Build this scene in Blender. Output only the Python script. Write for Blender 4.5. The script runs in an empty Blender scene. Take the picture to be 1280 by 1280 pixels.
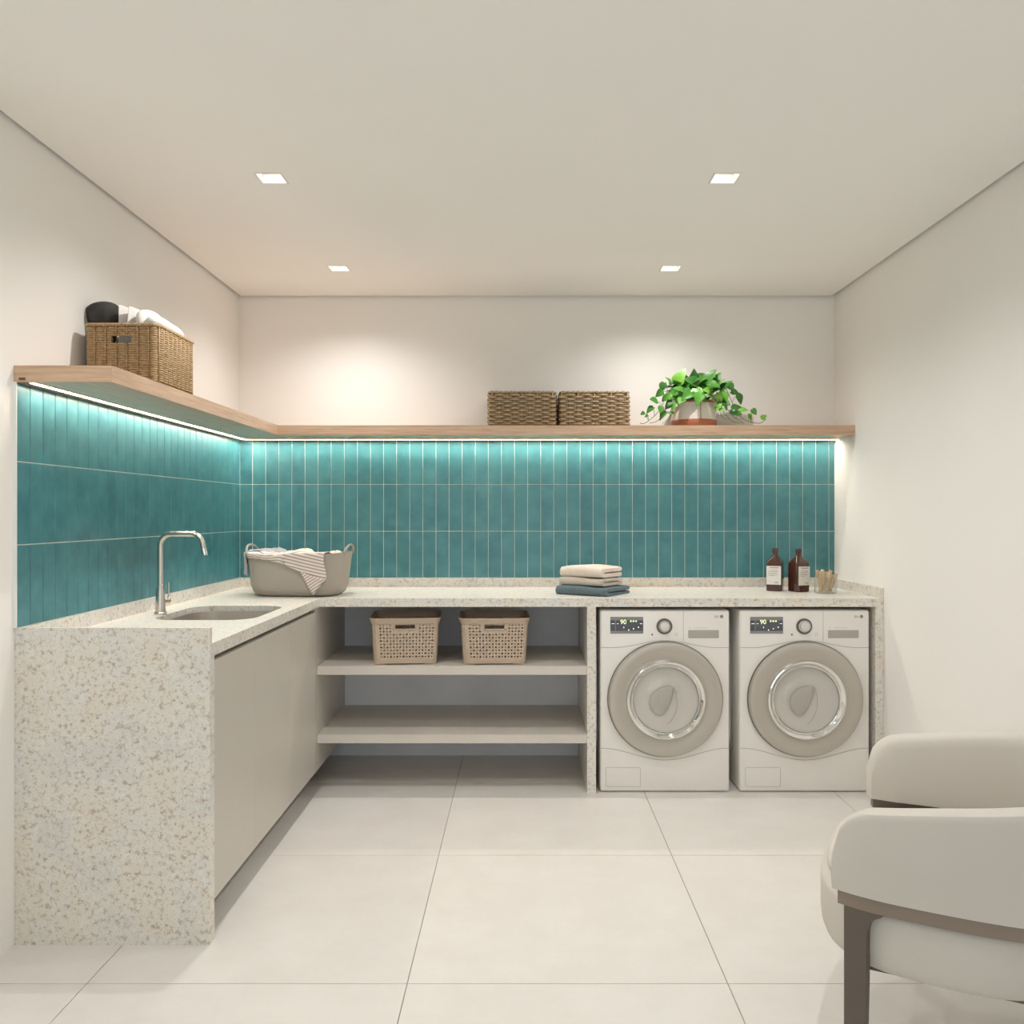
import bpy, bmesh, math, random
from mathutils import Vector, Matrix
random.seed(7)
PI = math.pi
C = bpy.context.scene.collection
SC = bpy.context.scene

# ------------------------------------------------------------------ camera, world, exposure
F, H, VX, VY = 1066.667, 1.32, 653.2, 642.0      # focal length in pixels, eye height, vanishing point


def PX(x, Y):
    return (x - VX) * Y / F


def PZ(y, Y):
    return H - (y - VY) * Y / F


cam = bpy.data.cameras.new('camera')
cam.sensor_width = 36
cam.lens = 30.0
cam.shift_x = -(VX - 640) / 1280
cam.shift_y = (VY - 640) / 1280
cam.clip_start = 0.05
camo = bpy.data.objects.new('camera', cam)
C.objects.link(camo)
camo.location = (0, 0, H)
camo.rotation_euler = (PI / 2, 0, 0)
SC.camera = camo

w = bpy.data.worlds.new('sky')
SC.world = w
w.use_nodes = True
w.node_tree.nodes['Background'].inputs[0].default_value = (0.86, 0.93, 1.0, 1)
w.node_tree.nodes['Background'].inputs[1].default_value = 2.0

SC.view_settings.view_transform = 'Standard'
SC.view_settings.look = 'None'
SC.view_settings.gamma = 1
SC.view_settings.use_curve_mapping = False
SC.view_settings.exposure = 0.20
SC.cycles.max_bounces = 12
SC.cycles.diffuse_bounces = 8
SC.cycles.glossy_bounces = 5
SC.cycles.transparent_max_bounces = 12
SC.cycles.sample_clamp_indirect = 6
SC.cycles.caustics_reflective = False
SC.cycles.caustics_refractive = False

SPOT_W = 29.0          # power of each ceiling downlight
LED_E = 62.0            # emission of the strip under the wooden shelf
WARM = (1.0, 0.965, 0.935)

# main dimensions of the room (metres)
YB = 4.673                       # back wall
XL, XR = -1.5548, 1.7055         # side walls
YF = -1.25                       # wall behind the viewer
ZC = 2.509                       # underside of the ceiling
YC = 4.0275                      # front edge of the back worktop
YP = 2.610                       # front face of the stone end panel
XC = -0.957                      # front edge of the worktop on the left run
ZT, ZU = 0.92, 0.97              # worktop, top of its upstand
SB, ST = 1.7225, 1.7725          # wooden shelf


# ------------------------------------------------------------------ mesh helpers
def box(bm, x0, x1, y0, y1, z0, z1, bev=0.0, seg=2):
    r = bmesh.ops.create_cube(bm, size=1.0)
    vs = r['verts']
    for v in vs:
        v.co = Vector(((x0 + x1) / 2 + v.co.x * (x1 - x0), (y0 + y1) / 2 + v.co.y * (y1 - y0), (z0 + z1) / 2 + v.co.z * (z1 - z0)))
    if bev:
        es = list({e for v in vs for e in v.link_edges})
        bmesh.ops.bevel(bm, geom=es, offset=bev, segments=seg, affect='EDGES', profile=0.5)


def loft(bm, rings, closed=True, cap0=True, cap1=True):
    """rings: lists of points with the same length, skinned one to the next"""
    R = [[bm.verts.new(p) for p in r] for r in rings]
    n = len(R[0])
    for a, b in zip(R, R[1:]):
        for i in range(n if closed else n - 1):
            j = (i + 1) % n
            bm.faces.new((a[i], a[j], b[j], b[i]))
    if cap0:
        bm.faces.new(list(reversed(R[0])))
    if cap1:
        bm.faces.new(R[-1])
    return R


def lathe(bm, prof, n=32, c=(0, 0, 0), axis='z', cap0=False, cap1=False):
    rings = []
    for r, h in prof:
        ring = []
        for i in range(n):
            a = 2 * PI * i / n
            if axis == 'z':
                ring.append(Vector((c[0] + r * math.cos(a), c[1] + r * math.sin(a), c[2] + h)))
            else:      # axis towards -y
                ring.append(Vector((c[0] + r * math.cos(a), c[1] - h, c[2] + r * math.sin(a))))
        rings.append(ring)
    loft(bm, rings, True, cap0, cap1)


def tube(bm, pts, r, n=8, caps=True):
    pts = [Vector(p) for p in pts]
    rr = r if isinstance(r, (list, tuple)) else [r] * len(pts)
    t0 = (pts[1] - pts[0]).normalized()
    up = Vector((0, 0, 1)) if abs(t0.z) < 0.9 else Vector((1, 0, 0))
    nrm = t0.cross(up).normalized()
    rings = []
    for i, p in enumerate(pts):
        a = pts[max(i - 1, 0)]
        b = pts[min(i + 1, len(pts) - 1)]
        t = (b - a).normalized()
        nrm = (nrm - t * nrm.dot(t)).normalized()
        bn = t.cross(nrm)
        rings.append([p + (nrm * math.cos(2 * PI * k / n) + bn * math.sin(2 * PI * k / n)) * rr[i] for k in range(n)])
    loft(bm, rings, True, caps, caps)


def arc_pts(c, r, a0, a1, n, plane='xz'):
    out = []
    for i in range(n + 1):
        a = a0 + (a1 - a0) * i / n
        if plane == 'xz':
            out.append((c[0] + r * math.cos(a), c[1], c[2] + r * math.sin(a)))
        else:
            out.append((c[0] + r * math.cos(a), c[1] + r * math.sin(a), c[2]))
    return out


def prism(bm, pts, d):
    """flat polygon swept along vector d"""
    d = Vector(d)
    loft(bm, [[Vector(p) for p in pts], [Vector(p) + d for p in pts]])


def rrect(hw, hh, r, n=5, cx=0.0, cy=0.0):
    out = []
    for qx, qy, a0 in ((1, 1, 0), (-1, 1, PI / 2), (-1, -1, PI), (1, -1, 1.5 * PI)):
        for i in range(n + 1):
            a = a0 + PI / 2 * i / n
            out.append((cx + qx * (hw - r) + r * math.cos(a), cy + qy * (hh - r) + r * math.sin(a)))
    return out


def obj(name, bm, mat=None, parent=None, smooth=False, fix=True):
    if fix:
        bmesh.ops.recalc_face_normals(bm, faces=bm.faces)
    me = bpy.data.meshes.new(name)
    bm.to_mesh(me)
    bm.free()
    if smooth:
        me.polygons.foreach_set('use_smooth', [True] * len(me.polygons))
        if smooth != 'all':
            me.set_sharp_from_angle(angle=math.radians(40))
    if mat:
        me.materials.append(mat)
    o = bpy.data.objects.new(name, me)
    C.objects.link(o)
    if parent:
        o.parent = parent
    return o


def tag(o, label=None, cat=None, group=None, kind=None):
    if label:
        o['label'] = label
    if cat:
        o['category'] = cat
    if group:
        o['group'] = group
    if kind:
        o['kind'] = kind
    return o


def thing(name, label, cat, loc=(0, 0, 0), rz=0.0, group=None):
    o = bpy.data.objects.new(name, None)
    o.empty_display_size = 0.05
    C.objects.link(o)
    o.location = loc
    o.rotation_euler = (0, 0, rz)
    return tag(o, label, cat, group)


def inst(name, src, parent, loc=(0, 0, 0), rot=(0, 0, 0), sc=(1, 1, 1)):
    o = bpy.data.objects.new(name, src.data if hasattr(src, 'data') else src)
    C.objects.link(o)
    o.parent = parent
    o.location, o.rotation_euler, o.scale = loc, rot, sc
    return o


def copy_tree(o, parent=None):
    c = o.copy()
    C.objects.link(c)
    c.parent = parent
    for ch in list(o.children):
        copy_tree(ch, c)
    return c


def BM():
    return bmesh.new()


# ------------------------------------------------------------------ materials
class Nodes:
    def __init__(self, name):
        self.m = bpy.data.materials.new(name)
        self.m.use_nodes = True
        self.t = self.m.node_tree
        self.b = self.t.nodes['Principled BSDF']

    def n(self, typ, **kw):
        nd = self.t.nodes.new(typ)
        for k, v in kw.items():
            if k.startswith('i_'):
                nd.inputs[k[2:].replace('_', ' ')].default_value = v
            else:
                setattr(nd, k, v)
        return nd

    def l(self, a, b):
        self.t.links.new(a, b)

    def pos(self, scale=(1, 1, 1)):
        g = self.n('ShaderNodeNewGeometry')
        mp = self.n('ShaderNodeMapping')
        mp.inputs['Scale'].default_value = scale
        self.l(g.outputs['Position'], mp.inputs['Vector'])
        return mp.outputs[0]

    def objco(self, scale=(1, 1, 1)):
        g = self.n('ShaderNodeTexCoord')
        mp = self.n('ShaderNodeMapping')
        mp.inputs['Scale'].default_value = scale
        self.l(g.outputs['Object'], mp.inputs['Vector'])
        return mp.outputs[0]

    def noise(self, vec, scale, detail=3.0, rough=0.5):
        nz = self.n('ShaderNodeTexNoise', i_Scale=scale, i_Detail=detail, i_Roughness=rough)
        self.l(vec, nz.inputs['Vector'])
        return nz.outputs['Fac']

    def ramp(self, fac, stops):
        r = self.n('ShaderNodeValToRGB')
        e = r.color_ramp.elements
        while len(e) < len(stops):
            e.new(0.5)
        for el, (p, c) in zip(e, stops):
            el.position = p
            el.color = (c[0], c[1], c[2], 1) if not isinstance(c, (int, float)) else (c, c, c, 1)
        self.l(fac, r.inputs[0])
        return r.outputs[0]

    def mix(self, fac, a, b):
        mx = self.n('ShaderNodeMix', data_type='RGBA')
        for s, v in ((mx.inputs[0], fac), (mx.inputs[6], a), (mx.inputs[7], b)):
            if hasattr(v, 'is_linked'):
                self.l(v, s)
            else:
                s.default_value = v if isinstance(v, (int, float)) else (v[0], v[1], v[2], 1)
        return mx.outputs[2]

    def base(self, col):
        if hasattr(col, 'is_linked'):
            self.l(col, self.b.inputs['Base Color'])
        else:
            self.b.inputs['Base Color'].default_value = (col[0], col[1], col[2], 1)

    def bump(self, h, strength=0.2, dist=0.01):
        bp = self.n('ShaderNodeBump', i_Strength=strength, i_Distance=dist)
        self.l(h, bp.inputs['Height'])
        self.l(bp.outputs[0], self.b.inputs['Normal'])

    def set(self, **kw):
        for k, v in kw.items():
            self.b.inputs[k.replace('_', ' ')].default_value = v
        return self


def plain(name, col, rough=0.5, metal=0.0, var=0.0, vscale=8.0, bump=0.0, bscale=200.0, coat=0.0):
    N = Nodes(name)
    N.set(Roughness=rough, Metallic=metal, Coat_Weight=coat)
    if var:
        f = N.noise(N.objco(), vscale, 4)
        N.base(N.ramp(f, [(0.3, [c * (1 - var) for c in col]), (0.7, [min(1, c * (1 + var)) for c in col])]))
    else:
        N.base(col)
    if bump:
        N.bump(N.noise(N.objco(), bscale, 3), bump, 0.002)
    return N.m


def emit(name, col, e):
    N = Nodes(name)
    N.base((0.9, 0.9, 0.9))
    N.b.inputs['Emission Color'].default_value = (*col, 1)
    N.b.inputs['Emission Strength'].default_value = e
    return N.m


def make_granite():
    N = Nodes('speckled_granite')
    p = N.pos()
    big = N.noise(p, 9, 3)
    c = N.ramp(big, [(0.35, (0.70, 0.69, 0.655)), (0.5, (0.755, 0.735, 0.685)), (0.72, (0.75, 0.70, 0.60))])
    mid = N.noise(p, 62, 8, 0.78)
    c = N.mix(N.ramp(mid, [(0.515, 0.0), (0.62, 0.85)]), c, (0.42, 0.325, 0.24))
    pale = N.noise(N.pos((1.0, 1.0, 1.02)), 48, 4, 0.6)
    c = N.mix(N.ramp(pale, [(0.55, 0.0), (0.68, 0.65)]), c, (0.80, 0.80, 0.785))
    fine = N.noise(p, 190, 4, 0.7)
    c = N.mix(N.ramp(fine, [(0.57, 0.0), (0.68, 0.6)]), c, (0.30, 0.24, 0.195))
    vo = N.n('ShaderNodeTexVoronoi', i_Scale=60.0)
    N.l(p, vo.inputs['Vector'])
    c = N.mix(N.ramp(vo.outputs['Distance'], [(0.06, 0.85), (0.10, 0.0)]), c, (0.10, 0.085, 0.075))
    N.base(c)
    N.set(Roughness=0.32)
    return N.m


def make_wood(name, axis):
    N = Nodes(name)
    sc = {'x': (1.8, 42, 42), 'y': (42, 1.8, 42)}[axis]
    g = N.noise(N.pos(sc), 2.2, 6, 0.62)
    c = N.ramp(g, [(0.25, (0.36, 0.225, 0.14)), (0.45, (0.53, 0.36, 0.24)), (0.62, (0.62, 0.44, 0.305)), (0.8, (0.69, 0.515, 0.37))])
    g2 = N.noise(N.pos(tuple(s * 3 for s in sc)), 2.0, 4)
    c = N.mix(N.ramp(g2, [(0.55, 0.0), (0.75, 0.35)]), c, (0.30, 0.19, 0.12))
    N.base(c)
    N.set(Roughness=0.33)
    N.bump(g, 0.08, 0.002)
    return N.m


def make_tile():
    N = Nodes('teal_glazed_tile')
    p = N.pos()
    oi = N.n('ShaderNodeObjectInfo')
    cloud = N.noise(p, 14, 4, 0.55)
    c = N.ramp(cloud, [(0.3, (0.036, 0.150, 0.182)), (0.5, (0.054, 0.200, 0.232)), (0.72, (0.082, 0.258, 0.290))])
    streak = N.noise(N.pos((60, 60, 5)), 1.0, 3)
    c = N.mix(N.ramp(streak, [(0.5, 0.0), (0.75, 0.45)]), c, (0.036, 0.165, 0.195))
    c = N.mix(N.ramp(oi.outputs['Random'], [(0.0, 0.0), (1.0, 0.35)]), c, (0.070, 0.245, 0.265))
    N.base(c)
    N.set(Roughness=0.3)
    N.bump(N.noise(N.pos((30, 30, 9)), 1.0, 2), 0.12, 0.004)
    return N.m


def make_floor_tile():
    N = Nodes('pale_porcelain_tile')
    p = N.pos()
    c = N.ramp(N.noise(p, 5, 6, 0.65), [(0.3, (0.68, 0.655, 0.618)), (0.7, (0.735, 0.715, 0.683))])
    c = N.mix(N.ramp(N.noise(p, 60, 4, 0.7), [(0.5, 0.0), (0.8, 0.3)]), c, (0.66, 0.62, 0.56))
    N.base(c)
    N.set(Roughness=0.42)
    return N.m


def make_wall(name, col):
    N = Nodes(name)
    N.base(N.ramp(N.noise(N.pos(), 2.5, 3), [(0.3, [c * 0.99 for c in col]), (0.7, col)]))
    N.set(Roughness=0.85)
    N.bump(N.noise(N.pos(), 350, 2), 0.03, 0.001)
    return N.m


def make_glass(name, tint, gloss_rough=0.02, ior=1.45):
    N = Nodes(name)
    N.t.nodes.remove(N.b)
    out = [x for x in N.t.nodes if x.type == 'OUTPUT_MATERIAL'][0]
    tr = N.n('ShaderNodeBsdfTransparent')
    tr.inputs[0].default_value = (*tint, 1)
    gl = N.n('ShaderNodeBsdfGlossy')
    gl.inputs['Roughness'].default_value = gloss_rough
    lw = N.n('ShaderNodeLayerWeight')
    lw.inputs['Blend'].default_value = 0.5
    pw = N.n('ShaderNodeMath', operation='POWER')
    N.l(lw.outputs['Facing'], pw.inputs[0])
    pw.inputs[1].default_value = 4.0
    ma = N.n('ShaderNodeMath', operation='MULTIPLY_ADD')
    N.l(pw.outputs[0], ma.inputs[0])
    ma.inputs[1].default_value = 0.6
    ma.inputs[2].default_value = ((ior - 1) / (ior + 1)) ** 2
    mx = N.n('ShaderNodeMixShader')
    N.l(ma.outputs[0], mx.inputs[0])
    N.l(tr.outputs[0], mx.inputs[1])
    N.l(gl.outputs[0], mx.inputs[2])
    N.l(mx.outputs[0], out.inputs[0])
    return N.m


def make_stripes():
    N = Nodes('striped_linen')
    uv = N.n('ShaderNodeUVMap')
    sp = N.n('ShaderNodeSeparateXYZ')
    N.l(uv.outputs[0], sp.inputs[0])
    ml = N.n('ShaderNodeMath', operation='FRACT')
    N.l(sp.outputs['Y'], ml.inputs[0])
    N.base(N.ramp(ml.outputs[0], [(0.0, (0.74, 0.67, 0.62)), (0.56, (0.74, 0.67, 0.62)), (0.64, (0.36, 0.28, 0.25)), (0.92, (0.36, 0.28, 0.25)), (1.0, (0.74, 0.67, 0.62))]))
    N.set(Roughness=0.9)
    N.bump(N.noise(N.objco(), 900, 2), 0.3, 0.001)
    return N.m


def make_leaf():
    N = Nodes('green_leaf')
    oi = N.n('ShaderNodeObjectInfo')
    c = N.ramp(oi.outputs['Random'], [(0.0, (0.025, 0.115, 0.018)), (0.45, (0.06, 0.235, 0.025)), (0.75, (0.11, 0.34, 0.03)), (1.0, (0.20, 0.46, 0.05))])
    c = N.mix(N.ramp(N.noise(N.objco(), 55, 3), [(0.45, 0.0), (0.75, 0.4)]), c, (0.16, 0.38, 0.06))
    N.base(c)
    N.set(Roughness=0.38)
    N.b.inputs['Subsurface Weight'].default_value = 0.0
    return N.m


def make_rattan(name, a, b):
    N = Nodes(name)
    c = N.ramp(N.noise(N.objco((1, 1, 2.5)), 60, 4, 0.6), [(0.3, a), (0.7, b)])
    N.base(c)
    N.set(Roughness=0.55)
    return N.m


M = dict(
    wall=make_wall('wall_paint', (0.885, 0.865, 0.835)),
    ceil=make_wall('ceiling_paint', (0.93, 0.915, 0.885)),
    granite=make_granite(),
    wood_x=make_wood('oak_along_x', 'x'),
    wood_y=make_wood('oak_along_y', 'y'),
    tile=make_tile(),
    grout=plain('pale_grout', (0.80, 0.81, 0.75), 0.9, var=0.03, vscale=60),
    ftile=make_floor_tile(),
    fgrout=plain('floor_grout', (0.33, 0.30, 0.26), 0.9, var=0.05, vscale=40),
    trim=plain('white_metal_trim', (0.80, 0.81, 0.78), 0.35),
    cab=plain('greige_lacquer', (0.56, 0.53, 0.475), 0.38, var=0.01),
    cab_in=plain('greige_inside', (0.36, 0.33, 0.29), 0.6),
    shelfm=plain('greige_shelf_laminate', (0.62, 0.585, 0.535), 0.5, var=0.015),
    coolpanel=plain('cool_grey_panel', (0.82, 0.85, 0.92), 0.6, var=0.06, vscale=3),
    dark=plain('dark_gap', (0.03, 0.028, 0.025), 0.7),
    steel=plain('brushed_steel', (0.64, 0.605, 0.56), 0.40, 1.0, bump=0.05, bscale=300),
    nickel=plain('satin_nickel', (0.66, 0.61, 0.55), 0.24, 1.0),
    chrome=plain('chrome', (0.80, 0.79, 0.77), 0.06, 1.0),
    wwhite=plain('washer_enamel', (0.80, 0.78, 0.745), 0.28),
    wring=plain('satin_silver_ring', (0.50, 0.465, 0.415), 0.36, 0.35),
    wgrey=plain('washer_grey_plastic', (0.42, 0.395, 0.36), 0.4),
    seam=plain('panel_seam_shadow', (0.16, 0.14, 0.12), 0.7),
    drum=plain('drum_steel', (0.70, 0.68, 0.655), 0.4, 0.0),
    paddle=plain('drum_paddle_plastic', (0.52, 0.50, 0.475), 0.45),
    black=plain('black_print', (0.025, 0.022, 0.02), 0.5),
    glass=make_glass('clear_glass', (0.97, 0.98, 0.97)),
    doorglass=make_glass('door_glass', (0.93, 0.925, 0.91), 0.03, 1.6),
    screen=plain('dark_display', (0.095, 0.10, 0.12), 0.2),
    screen2=plain('display_grey', (0.24, 0.235, 0.235), 0.3),
    lcd=emit('green_display_digits', (0.62, 0.85, 0.16), 0.8),
    lcdw=emit('white_display_lights', (0.9, 0.95, 0.9), 0.9),
    rattan=make_rattan('golden_rattan', (0.30, 0.19, 0.09), (0.56, 0.40, 0.22)),
    rattan_d=make_rattan('dark_rattan', (0.15, 0.09, 0.045), (0.27, 0.175, 0.09)),
    rattan2=make_rattan('brown_seagrass', (0.30, 0.21, 0.115), (0.47, 0.35, 0.21)),
    rattan2_d=make_rattan('deep_brown_seagrass', (0.16, 0.105, 0.055), (0.28, 0.19, 0.105)),
    pbasket=plain('beige_plastic', (0.50, 0.395, 0.30), 0.5, var=0.03),
    tub=plain('grey_rubber', (0.36, 0.325, 0.28), 0.55),
    stripes=make_stripes(),
    greycloth=plain('blue_grey_cloth', (0.36, 0.36, 0.40), 0.95, var=0.12, vscale=140, bump=0.4, bscale=500),
    darkcloth=plain('charcoal_cloth', (0.055, 0.052, 0.048), 0.95, var=0.25, vscale=30, bump=0.4, bscale=400),
    whitecloth=plain('white_cotton', (0.78, 0.76, 0.72), 0.95, var=0.02, bump=0.3, bscale=300),
    cream=plain('cream_terry', (0.70, 0.62, 0.535), 0.98, var=0.04, vscale=60, bump=0.5, bscale=350),
    beige=plain('beige_terry', (0.52, 0.46, 0.40), 0.98, var=0.06, vscale=60, bump=0.5, bscale=350),
    slate=plain('slate_blue_terry', (0.105, 0.15, 0.17), 0.98, var=0.10, vscale=60, bump=0.5, bscale=350),
    amber=plain('amber_glass', (0.055, 0.018, 0.010), 0.08, 0.0, coat=0.5),
    paper=plain('paper_label', (0.72, 0.70, 0.66), 0.8),
    print_=plain('grey_print', (0.22, 0.20, 0.19), 0.8),
    peg=plain('pale_beech', (0.60, 0.455, 0.30), 0.6, var=0.15, vscale=50),
    leaf=make_leaf(),
    vine=plain('vine_stem', (0.10, 0.16, 0.05), 0.6, var=0.3, vscale=40),
    soil=plain('dark_soil', (0.04, 0.03, 0.02), 0.95, var=0.4, vscale=80, bump=0.6),
    potwhite=plain('pearl_glaze', (0.72, 0.66, 0.59), 0.12, 0.0, coat=0.6),
    terra=plain('terracotta', (0.40, 0.135, 0.065), 0.35, var=0.08),
    fabric=plain('off_white_upholstery', (0.62, 0.585, 0.535), 0.9, var=0.01, bump=0.15, bscale=700),
    walnut=plain('taupe_stained_wood', (0.26, 0.205, 0.165), 0.45, var=0.08, vscale=6),
    walnut_shade=plain('shaded_taupe_wood', (0.125, 0.098, 0.08), 0.45, var=0.08, vscale=6),  # same chair wood, with the shade on legs and stretchers put into its colour
    led=emit('led_diffuser', (1.0, 0.90, 0.76), LED_E),
    lens=emit('downlight_lens', (1.0, 0.96, 0.90), 5.0),
    fitting=plain('white_fitting', (0.80, 0.79, 0.76), 0.45),
    cap=plain('bronze_cap', (0.14, 0.085, 0.04), 0.4, 0.4),
)

for k_ in ('lens', 'lcd', 'lcdw'):
    M[k_].cycles.emission_sampling = 'NONE'

# ------------------------------------------------------------------ the room
T = 0.12
ZTOP = 2.60


def struct(name, bm, mat, label):
    return tag(obj(name, bm, mat), label, kind='structure')


# floor: bed of grout with 0.9 m porcelain tiles laid on it
bm = BM(); box(bm, XL - T, XR + T, YF - T, YB + T, -0.10, -0.003)
floor = struct('floor', bm, M['fgrout'], 'pale porcelain floor laid in large square tiles')
TW = 400.7 * H / 587.5
x_ref = PX(509, F * H / 587.5)
y_ref = F * H / 587.5
J = 0.0014
xs = [x_ref + TW * k for k in range(-3, 4)]
ys = [y_ref + TW * k for k in range(-5, 5)]


def clampr(a, b, lo, hi):
    return max(a, lo), min(b, hi)


for i in range(len(xs) - 1):
    for j in range(len(ys) - 1):
        a, b = clampr(xs[i] + J, xs[i + 1] - J, XL, XR)
        c_, d_ = clampr(ys[j] + J, ys[j + 1] - J, YF, YB)
        if b - a < 0.01 or d_ - c_ < 0.01:
            continue
        bm = BM(); box(bm, a, b, c_, d_, -0.004, 0.0, 0.0006, 1)
        obj('floor_tile', bm, M['ftile'], floor)

bm = BM(); box(bm, XL - T, XL, YF - T, YB + T, -0.1, ZTOP)
wall_left = struct('wall_left', bm, M['wall'], 'off-white painted left wall with teal tile splashback')
bm = BM(); box(bm, XR, XR + T, YF - T, YB + T, -0.1, ZTOP)
wall_right = struct('wall_right', bm, M['wall'], 'off-white painted plain right wall')
bm = BM(); box(bm, XL, XR, YB, YB + T, -0.1, ZTOP)
wall_back = struct('wall_back', bm, M['wall'], 'off-white painted back wall with teal tile splashback')
# wall behind the viewer; its unseen window is added for cool fill daylight
WX0, WX1, WZ0, WZ1 = -0.95, 1.10, 0.40, 2.20
bm = BM()
box(bm, XL, WX0, YF - T, YF, -0.1, ZTOP)
box(bm, WX1, XR, YF - T, YF, -0.1, ZTOP)
box(bm, WX0, WX1, YF - T, YF, -0.1, WZ0)
box(bm, WX0, WX1, YF - T, YF, WZ1, ZTOP)
wall_front = struct('wall_front', bm, M['wall'], 'off-white wall with an added fill window, behind the viewer')
win = thing('fill_window', 'unseen wide window with white frame, added for fill light', None, ((WX0 + WX1) / 2, YF - 0.06, WZ0))
tag(win, kind='structure')
hw, hh = (WX1 - WX0) / 2, WZ1 - WZ0
bm = BM()
box(bm, -hw, -hw + 0.05, -0.03, 0.03, 0, hh); box(bm, hw - 0.05, hw, -0.03, 0.03, 0, hh)
box(bm, -0.025, 0.025, -0.03, 0.03, 0.05, hh - 0.05)
box(bm, -hw + 0.05, hw - 0.05, -0.03, 0.03, 0, 0.05); box(bm, -hw + 0.05, hw - 0.05, -0.03, 0.03, hh - 0.05, hh)
obj('fill_window_frame', bm, M['fitting'], win)
for s in (-1, 1):
    bm = BM(); box(bm, min(s * 0.025, s * (hw - 0.05)), max(s * 0.025, s * (hw - 0.05)), -0.003, 0.003, 0.05, hh - 0.05)
    obj('pane', bm, M['glass'], win)
pl = bpy.data.lights.new('fill_window_portal', 'AREA')
pl.shape = 'RECTANGLE'; pl.size = WX1 - WX0; pl.size_y = hh; pl.cycles.is_portal = True
plo = bpy.data.objects.new('fill_window_portal', pl); C.objects.link(plo)
plo.location = ((WX0 + WX1) / 2, YF - T - 0.02, (WZ0 + WZ1) / 2); plo.rotation_euler = (PI / 2, 0, 0)

# ceiling: plasterboard panel held off the walls by a shadow gap, with square cut-outs for the downlights
LX = (-0.890, 0.717)
LY = (4.138, 3.026, 1.914)
LH = 0.049
G = 0.016
xc = sorted([XL + G, XR - G] + [x + s * LH for x in LX for s in (-1, 1)])
yc = sorted([YF + G, YB - G] + [y + s * LH for y in LY for s in (-1, 1)])
bm = BM()
for i in range(len(xc) - 1):
    for j in range(len(yc) - 1):
        if i % 2 == 1 and j % 2 == 1:
            continue
        box(bm, xc[i], xc[i + 1], yc[j], yc[j + 1], ZC, ZC + 0.02)
bmesh.ops.remove_doubles(bm, verts=bm.verts, dist=1e-5)
seen = {}
kill = []
for f in bm.faces:
    k = tuple(round(c, 4) for c in f.calc_center_median())
    if k in seen:
        kill += [f, seen[k]]
    seen[k] = f
bmesh.ops.delete(bm, geom=list(set(kill)), context='FACES_ONLY')
ceiling = struct('ceiling', bm, M['ceil'], 'off-white flat ceiling with a thin shadow gap along the walls')
bm = BM(); box(bm, XL - T, XR + T, YF - T, YB + T, ZTOP, ZTOP + 0.08)
obj('upper_slab', bm, M['ceil'], ceiling)

# downlights
spots = bpy.data.lights.new('downlight_beam', 'SPOT')
spots.energy = SPOT_W
spots.color = WARM
spots.spot_size = math.radians(147)
spots.spot_blend = 1.0
spots.shadow_soft_size = 0.006


def downlight(x, y, label, group=None):
    t = thing('downlight', label, 'downlight', (x, y, ZC), 0, group)
    bm = BM()
    a, b = LH - 0.0005, LH - 0.006
    for s in (-1, 1):
        box(bm, min(s * a, s * b), max(s * a, s * b), -a, a, -0.0015, 0.05)
        box(bm, -b, b, min(s * a, s * b), max(s * a, s * b), -0.0015, 0.05)
    box(bm, -a, a, -a, a, 0.05, 0.056)
    obj('housing', bm, M['fitting'], t)
    for s in (-1, 1):
        bm = BM()
        lathe(bm, [(0.020, 0.0), (0.018, -0.006), (0.010, -0.009), (0.002, -0.010)], 16, (s * 0.0215, 0, 0.034), cap0=True, cap1=True)
        obj('lens', bm, M['lens'], t)
        bm = BM()
        lathe(bm, [(0.0205, 0.05), (0.0205, 0.034), (0.0185, 0.034), (0.0185, 0.05)], 16, (s * 0.0215, 0, 0))
        obj('reflector', bm, M['chrome'], t)
    lo = bpy.data.objects.new('downlight_beam', spots)
    C.objects.link(lo)
    lo.parent = t
    lo.location = (0, 0, -0.004)
    return t


downlight(LX[0], LY[0], 'square recessed downlight near the back wall, on the left')
downlight(LX[1], LY[0], 'square recessed downlight near the back wall, on the right')
downlight(LX[0], LY[1], 'larger square recessed downlight above the sink worktop, on the left')
downlight(LX[1], LY[1], 'larger square recessed downlight in front of the washers, on the right')
for y in LY[2:]:
    for x in LX:
        downlight(x, y, 'square recessed downlight above the front of the room, out of view', 'downlights out of view')

# ------------------------------------------------------------------ teal tiles
TH, TWD, TZ0 = 0.2558, 0.0716, 0.968
GT = 0.0016
tile_cache = {}


def tile_mesh(wd, ht):
    k = (round(wd, 4), round(ht, 4))
    if k not in tile_cache:
        bm = BM(); box(bm, -wd / 2, wd / 2, -0.004, 0.004, -ht / 2, ht / 2, 0.0013, 2)
        bmesh.ops.recalc_face_normals(bm, faces=bm.faces)
        me = bpy.data.meshes.new('glazed_tile'); bm.to_mesh(me); bm.free()
        me.materials.append(M['tile'])
        tile_cache[k] = me
    return tile_cache[k]


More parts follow.
